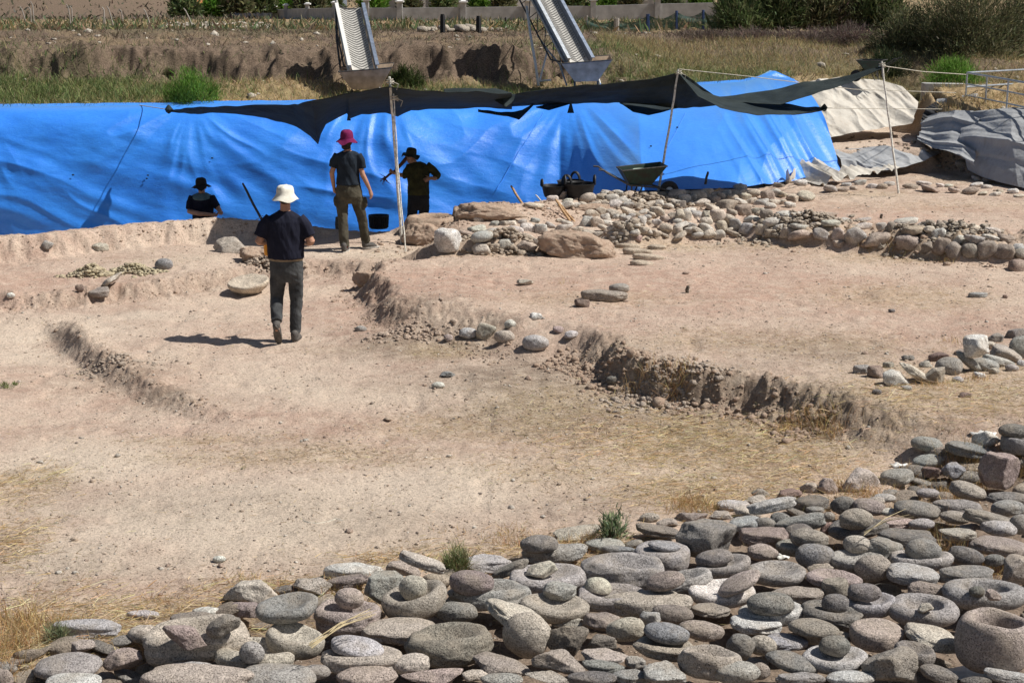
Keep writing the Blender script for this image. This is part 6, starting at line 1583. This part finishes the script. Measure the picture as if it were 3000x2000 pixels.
def hand(w,tipdir,palmn,s=1.0,curl=.5,side=1):
    """palm + four fingers + thumb from wrist w towards tipdir"""
    w=Vector(w); d=Vector(tipdir).normalized(); n=Vector(palmn).normalized(); n=(n-d*n.dot(d)).normalized(); a=d.cross(n)*side; L=[]
    L.append(('t',[w,w+d*.045*s,w+d*.085*s],[.024*s,.030*s,.030*s]))
    L.append(('t',[w+d*.04*s+a*.016*s,w+d*.085*s+a*.022*s],[.018*s,.018*s])); L.append(('t',[w+d*.04*s-a*.016*s,w+d*.085*s-a*.022*s],[.018*s,.018*s]))
    for i,(o_,l_) in enumerate(((-.031,.060),(-.011,.074),(.010,.070),(.030,.054))):
        b=w+d*.09*s+a*o_*s; c=curl*(1+.12*i); p1=b+(d*math.cos(c*.5)+n*math.sin(c*.5))*l_*.45*s; p2=p1+(d*math.cos(c*1.3)+n*math.sin(c*1.3))*l_*.32*s; p3=p2+(d*math.cos(c*2)+n*math.sin(c*2))*l_*.25*s
        L.append(('t',[b-d*.01,p1,p2,p3],[.0098*s,.0092*s,.0085*s,.0075*s]))
    t0=w+d*.025*s-a*.028*s; t1=t0+(d*.6-a*.7+n*.3).normalized()*.038*s; L.append(('t',[t0,t1,t1+(d*.9-a*.2+n*.4).normalized()*.028*s],[.013*s,.011*s,.009*s]))
    return L
def head(c,fy,s=1.0,yaw=0,pitch=0):
    """skull, jaw, nose, ears; fy=+1 looks away from the camera, -1 towards it"""
    c=Vector(c); f=Vector((math.sin(yaw),math.cos(yaw)*fy,0)); f=(f+Vector((0,0,pitch))).normalized(); r=f.cross(Vector((0,0,1))).normalized(); u=r.cross(f)
    L=[('e',c+u*.015*s,(.076*s,.092*s,.098*s)),('e',c+f*.028*s-u*.048*s,(.055*s,.060*s,.060*s)),('e',c+f*.068*s-u*.078*s,(.026*s,.022*s,.018*s))]
    L.append(('t',[c+f*.088*s+u*.012*s,c+f*.112*s-u*.022*s],[.009*s,.014*s])); L.append(('t',[c+f*.080*s-r*.018*s-u*.052*s,c+f*.080*s+r*.018*s-u*.052*s],[.010*s,.010*s]))
    L.append(('t',[c+f*.080*s-r*.035*s+u*.026*s,c+f*.080*s+r*.035*s+u*.026*s],[.010*s,.010*s]))
    for q in (-1,1): L.append(('e',c+r*q*.078*s-u*.01*s,(.012*s,.022*s,.030*s)))
    return L,f,r,u
def eyes(c,f,r,u,s,parent):
    for q in (-1,1):
        mb=MB(); V0,F0=ICO[2]; p=Vector(c)+f*.082*s+r*q*.030*s+u*.004*s; mb.add([p+Vector(v)*.011 for v in V0],[tuple(x) for x in F0]); mb.build('eye',M['sole'],parent)
def hatmesh(parent,c,mat,rc,rb,hh,brim_drop=.05,dome=.4,band=None,tilt=0,wav=.012,seed=0):
    q=Matrix.Rotation(tilt,3,'Y'); mb=MB()
    prof=[(rc*.99,-.005),(rb*.8,-brim_drop*.55),(rb,-brim_drop),(rb*1.01,-brim_drop+.004),(rb*.8,-brim_drop*.5+.008),(rc*1.05,.006),(rc*1.03,hh*.35),(rc*.97,hh*.68),(rc*.86,hh*.86),(rc*.6,hh*.97),(rc*.3,hh*1.0),(.004,hh*1.01)]
    mb.lathe(prof,c,40,sy=1.12,rot=q,wob=.02,seed=seed,lift=lambda r,t:(wav*math.sin(3*t+seed)+wav*.7*math.sin(5*t+seed*2))*max(0,(r-rc)/(rb-rc)) if r>rc else .004*math.sin(4*t+seed))
    h=mb.build('hat',mat,parent); return h
def shoe(name,heel,toe,parent,mat='shoe',sole='sole',s=1.0,up=(0,0,1)):
    heel=Vector(heel);toe=Vector(toe); d=(toe-heel).normalized(); u=Vector(up)
    o=blob_mesh(name,[('t',[heel+u*.045,heel.lerp(toe,.35)+u*.045,heel.lerp(toe,.7)+u*.03,toe-d*.03+u*.022],[.042*s,.043*s,.042*s,.030*s]),('t',[heel+u*.05,heel+u*.10],[.042*s,.045*s])],.009,M[mat],parent,3)
    a=d.cross(u).normalized(); mb=MB(); V=[];n=20; T=[]
    for zz in (-.004,.018):
        for k in range(n):
            t=2*math.pi*k/n; x=math.cos(t); y=math.sin(t); L_=(toe-heel).length; V.append(heel+d*(L_/2+x*(L_/2+.035))+a*y*(.042+.008*x)*s+u*zz)
    F=[tuple(range(n-1,-1,-1)),tuple(range(n,2*n))]+[(k,(k+1)%n,n+(k+1)%n,n+k) for k in range(n)]
    mb.add(V,F); mb.build('sole',M[sole],o); return o
# ---- man in navy, walking away
P=hit(847,999); t=thing('person','man in a navy t-shirt, dark jeans and cream bucket hat walking away','person',P)
hd,f,r_,u_=head((.01,.03,1.665),1)
body=hd+[('t',[(.005,.0,1.44),(.008,.02,1.60)],[.062,.058]),('s',[(0,0,.88,.15,.10),(0,0,1.0,.15,.10),(0,0,1.25,.16,.10),(0,0,1.42,.15,.09),(0,0,1.48,.09,.07)]),
 ('t',[(-.175,0,1.395),(-.30,-.04,1.17),(-.262,.10,1.14),(-.235,.20,1.12)],[.042,.046,.040,.028]),('t',[(.175,0,1.395),(.295,-.04,1.17),(.245,.10,1.13),(.20,.20,1.11)],[.042,.046,.040,.028]),
 ('t',[(-.085,0,.88),(-.13,.05,.50),(-.105,-.19,.26),(-.105,-.21,.20)],[.08,.052,.04,.038]),('t',[(.08,0,.88),(.095,.03,.49),(.075,0,.12),(.075,0,.07)],[.08,.052,.04,.038])]
body+=hand((-.235,.20,1.12),(.1,1,-.1),(1,0,-.3),1.0,1.3,1)+hand((.20,.20,1.11),(-.5,1,0),(-1,0,-.3),1.0,.9,-1)
b=blob_mesh('body',body,.008,M['skin'],t,4)
sh=blob_mesh('shirt',[('s',[(0,0,.975,.205,.150),(0,0,1.03,.208,.150),(0,0,1.15,.212,.150),(0,0,1.3,.222,.145),(0,0,1.40,.220,.130),(.0,.0,1.455,.17,.10),(.003,.005,1.50,.09,.075),(.003,.008,1.515,.075,.068)]),
 ('t',[(-.155,0,1.425),(-.235,-.01,1.34),(-.285,-.03,1.225)],[.078,.078,.073],1.0,'flat'),('t',[(.155,0,1.425),(.235,-.01,1.34),(.285,-.03,1.225)],[.078,.078,.073],1.0,'flat')],.010,M['navy'],t,5,.012,1,(6,6,3))
pz_=blob_mesh('trousers',[('s',[(0,0,.70,.12,.10),(0,0,.80,.185,.125),(0,0,.90,.192,.128),(0,0,.975,.183,.122)]),('t',[(-.085,0,.84),(-.115,.035,.66),(-.135,.06,.50),(-.122,-.07,.38),(-.105,-.19,.27)],[.105,.090,.075,.070,.066],1.0,'flat'),
 ('t',[(.085,0,.84),(.095,.02,.66),(.097,.03,.49),(.085,.01,.30),(.076,0,.10)],[.105,.088,.073,.068,.064],1.0,'flat')],.010,M['jeans'],t,4,.011,3,(5,5,9))
mb=MB(); mb.lathe([(.186,-.018),(.191,-.016),(.191,.016),(.186,.018)],(0,0,.968),40,sy=.67); mb.build('belt',M['beltm'],t)
shoe('shoe',(-.108,-.255,.215),(-.100,-.115,.015),t,'shoe','darksole' if 'darksole' in M else 'shoe',1.05,up=(0,.82,.57))
shoe('shoe',(.075,-.06,.0),(.095,.17,.0),t,'shoe','shoe',1.05)
hatmesh(t,(.01,.03,1.70),M['cream'],.096,.150,.100,.066,wav=.010,seed=2)
hh=blob_mesh('hair',[('e',(.01,.0,1.655),(.077,.085,.07))],.01,M['hair'],t,2)
y=thing('yellow_container','yellow orange plastic container held at the left hip of the man in navy','container',P+np.array([-.232,.19,.965])); mb=MB()
mb.lathe([(.03,0),(.045,.01),(.05,.05),(.05,.17),(.045,.20),(.03,.215)],n=24); mb.build('bottle',M['yellow'],y); mb=MB(); mb.lathe([(.033,.21),(.036,.215),(.036,.25),(.02,.27),(.004,.27)],n=18); mb.build('cap',M['rubber'],y)
# ---- woman in the magenta hat
P=hit(1026,733); t=thing('person','woman in a magenta sun hat, dark slate t-shirt and olive cargo trousers seen from behind','person',P)
hd,f,r_,u_=head((-.01,.02,1.575),1,.95)
body=hd+[('t',[(0,0,1.38),(-.005,.015,1.52)],[.052,.048]),('s',[(0,0,.86,.14,.10),(0,0,1.0,.125,.09),(0,0,1.25,.14,.09),(0,0,1.38,.13,.08),(0,0,1.43,.08,.06)]),
 ('t',[(-.155,0,1.345),(-.232,-.02,1.12),(-.215,.03,.92)],[.036,.038,.026]),('t',[(.145,0,1.345),(.205,-.03,1.10),(.255,-.02,.99),(.30,.0,.88)],[.036,.038,.034,.024]),
 ('t',[(-.08,0,.86),(-.09,-.03,.49),(-.066,-.11,.08)],[.07,.048,.035]),('t',[(.08,0,.86),(.165,.10,.49),(.212,.20,.08)],[.07,.048,.035])]
body+=hand((-.215,.03,.92),(.15,.2,-1),(1,0,0),.9,.6,1)+hand((.30,.0,.88),(.25,.1,-1),(-1,.3,0),.95,.45,-1)
blob_mesh('body',body,.008,M['skin'],t,4)
blob_mesh('shirt',[('s',[(0,0,.95,.183,.125),(0,0,1.0,.175,.118),(0,0,1.1,.160,.110),(0,0,1.25,.168,.115),(0,0,1.34,.178,.105),(0,0,1.40,.145,.085),(0,0,1.435,.075,.062)]),
 ('t',[(-.135,0,1.37),(-.195,-.01,1.29),(-.222,-.015,1.20)],[.066,.062,.056],1.0,'flat'),('t',[(.135,0,1.37),(.180,-.01,1.29),(.200,-.02,1.18)],[.066,.064,.060],1.0,'flat')],.010,M['slate'],t,5,.009,11,(6,6,4))
blob_mesh('trousers',[('s',[(0,0,.68,.12,.09),(0,0,.78,.195,.125),(0,0,.87,.190,.125),(0,0,.955,.165,.108)]),('t',[(-.09,0,.82),(-.10,-.01,.66),(-.092,-.03,.49),(-.08,-.08,.28),(-.066,-.115,.07)],[.098,.090,.074,.070,.068],1.0,'flat'),
 ('t',[(.09,0,.82),(.125,.05,.66),(.165,.10,.49),(.19,.155,.28),(.212,.20,.09)],[.098,.090,.074,.068,.066],1.0,'flat'),('e',(-.185,0,.72),(.035,.07,.085)),('e',(.225,.05,.68),(.035,.07,.085))],.010,M['olive'],t,4,.010,13,(5,5,9))
shoe('shoe',(-.07,-.17,.0),(-.035,.06,.0),t,'shoe','sole',.95); blob_mesh('sock',[('t',[(-.067,-.12,.07),(-.067,-.12,.115)],[.045,.043])],.01,M['red'],t,2); shoe('shoe',(.19,.17,.0),(.37,.24,.0),t,'shoe','sole',.95)
hatmesh(t,(-.01,.02,1.600),M['magenta'],.090,.150,.125,.055,wav=.016,seed=4)
blob_mesh('hair',[('e',(-.01,.005,1.565),(.078,.085,.085)),('e',(-.02,-.01,1.49),(.066,.055,.05)),('t',[(-.07,0,1.53),(-.085,0,1.475)],[.02,.008])],.009,M['hair'],t,2,.006,5,(30,30,4))
# ---- man with the roots at the right of the poles
Y=26.6; zt=gy(1227,431,Y)[2]; P=X3(1227,Y,0); P[2]=zt-1.75
t=thing('person','man in a dark brown green shirt and olive hat holding up a bundle of roots','person',P)
hd,f,r_,u_=head((-.125,-.01,1.585),-1,.97,yaw=-.6,pitch=-.25)
body=hd+[('t',[(-.03,0,1.42),(-.10,0,1.53)],[.060,.055]),('s',[(.0,0,.86,.15,.10),(0,0,1.1,.15,.10),(0,0,1.35,.17,.10),(-.01,0,1.46,.12,.08)]),
 ('t',[(-.16,0,1.42),(-.205,-.05,1.27),(-.30,-.06,1.285),(-.385,-.06,1.31)],[.048,.042,.036,.026]),('t',[(.18,0,1.42),(.335,-.04,1.27),(.29,-.10,1.23),(.22,-.13,1.24)],[.048,.044,.036,.027]),
 ('t',[(-.08,0,.86),(-.13,-.02,.50),(-.18,0,.06)],[.08,.055,.04]),('t',[(.08,0,.86),(.09,-.02,.50),(.08,0,.06)],[.08,.055,.04])]
body+=hand((-.385,-.06,1.31),(-1,0,.35),(0,.3,1),1.0,1.5,1)+hand((.22,-.13,1.24),(-.8,0,-.3),(0,1,0),1.0,.8,1)
b=blob_mesh('body',body,.008,M['skin'],t,4); eyes((-.125,-.01,1.585),f,r_,u_,.97,t)
blob_mesh('shirt',[('s',[(0,0,.94,.185,.125),(0,0,1.0,.185,.13),(0,0,1.15,.180,.13),(0,0,1.3,.20,.132),(0,0,1.41,.195,.115),(-.01,0,1.465,.15,.09),(-.03,0,1.50,.08,.07)]),
 ('t',[(-.13,0,1.42),(-.19,-.04,1.34),(-.215,-.055,1.275),(-.26,-.06,1.275)],[.075,.066,.058,.052],1.0,'flat'),('t',[(.14,0,1.43),(.25,-.02,1.36),(.335,-.045,1.275),(.30,-.09,1.245)],[.080,.070,.058,.05],1.0,'flat')],.010,M['bark'],t,4,.012,21,(6,6,3))
blob_mesh('trousers',[('s',[(0,0,.68,.12,.09),(0,0,.80,.185,.125),(0,0,.88,.188,.125),(0,0,.95,.180,.12)]),('t',[(-.09,0,.82),(-.13,-.02,.5),(-.18,0,.08)],[.10,.078,.07],1.0,'flat'),('t',[(.09,0,.82),(.09,-.02,.5),(.08,0,.08)],[.10,.078,.07],1.0,'flat')],.010,M['darkg'],t,4,.011,23,(5,5,8))
shoe('shoe',(-.18,.05,0),(-.20,-.17,0),t); shoe('shoe',(.08,.05,0),(.08,-.17,0),t)
hatmesh(t,(-.12,0,1.625),M['olivehat'],.088,.155,.115,.035,tilt=.16,wav=.020,seed=7)
rr=np.random.default_rng(4); mb=MB(); c0=P+np.array([-.39,-.06,1.33])
mb.tube([(.21,.02,.25),(.12,.0,.15),(.0,0,.02),(-.10,0,-.04),(-.19,0,-.12)],[.035,.030,.024,.020,.022],10)
for i in range(16): 
    a=np.array([-.17,0,-.10])+rr.normal(size=3)*.012; d=np.array([-.5,0,-.45])+rr.normal(size=3)*.55; d/=np.linalg.norm(d); mb.tube([a,a+d*.06,a+d*.12+rr.normal(size=3)*.015],[.008,.005,.002],5)
o=mb.build('root_bundle',simple('root',(.14,.06,.035),.9),loc=c0); tag(o,'gnarled reddish brown roots held up by the man in brown','roots')
# ---- man standing in the trench at the left
Y=26.9; zt=gy(594,520,Y)[2]; P=X3(594,Y,0); P[2]=zt-1.76
t=thing('person','man in a dark brimmed hat and navy shirt with teal shoulders standing in the trench','person',P)
hd,f,r_,u_=head((.0,-.02,1.60),-1,1.0,yaw=.15,pitch=-.12)
body=hd+[('t',[(0,0,1.42),(0,-.01,1.55)],[.060,.057]),('s',[(0,0,.86,.15,.10),(0,0,1.1,.15,.10),(0,0,1.35,.17,.10),(0,0,1.46,.12,.08)]),
 ('t',[(-.185,0,1.40),(-.215,-.07,1.18),(-.02,-.24,1.17),(.20,-.28,1.16)],[.050,.045,.040,.028]),('t',[(.18,0,1.40),(.285,-.08,1.24),(.33,-.16,1.20),(.36,-.24,1.18)],[.050,.045,.038,.028]),
 ('t',[(-.08,0,.86),(-.10,-.02,.50),(-.10,0,.06)],[.08,.055,.04]),('t',[(.08,0,.86),(.10,-.02,.50),(.10,0,.06)],[.08,.055,.04])]
body+=hand((.20,-.28,1.16),(1,-.2,-.1),(0,-.5,1),1.0,.9,1)+hand((.36,-.24,1.18),(.3,-1,.2),(-1,0,0),1.0,.9,1)
b=blob_mesh('body',body,.008,M['skin'],t,4); eyes((0,-.02,1.60),f,r_,u_,1,t)
blob_mesh('shirt',[('s',[(0,0,.90,.19,.13),(0,0,1.0,.185,.13),(0,0,1.15,.185,.13),(0,0,1.3,.20,.13),(0,0,1.40,.20,.115),(0,0,1.45,.16,.09),(0,0,1.49,.08,.07)]),
 ('t',[(-.15,0,1.42),(-.20,-.03,1.32),(-.214,-.066,1.215)],[.078,.072,.064],1.0,'flat'),('t',[(.15,0,1.42),(.215,-.03,1.33),(.28,-.075,1.255)],[.078,.070,.060],1.0,'flat')],.010,M['navy'],t,4,.010,31,(6,6,3))
blob_mesh('shirt_yoke',[('s',[(0,-.006,1.375,.165,.118),(0,-.006,1.42,.198,.122),(0,-.004,1.455,.168,.100),(0,-.002,1.492,.092,.078)])],.010,M['teal'],t,4,.004,33)
blob_mesh('trousers',[('s',[(0,0,.68,.12,.09),(0,0,.80,.185,.125),(0,0,.92,.182,.12)]),('t',[(-.09,0,.82),(-.10,-.02,.5),(-.10,0,.08)],[.10,.078,.07],1.0,'flat'),('t',[(.09,0,.82),(.10,-.02,.5),(.10,0,.08)],[.10,.078,.07],1.0,'flat')],.012,M['darkg'],t,4,.011,35)
shoe('shoe',(-.10,.05,0),(-.12,-.17,0),t); shoe('shoe',(.10,.05,0),(.12,-.17,0),t)
hatmesh(t,(0,-.015,1.635),M['blackhat'],.092,.168,.125,.045,tilt=-.06,wav=.024,seed=9)
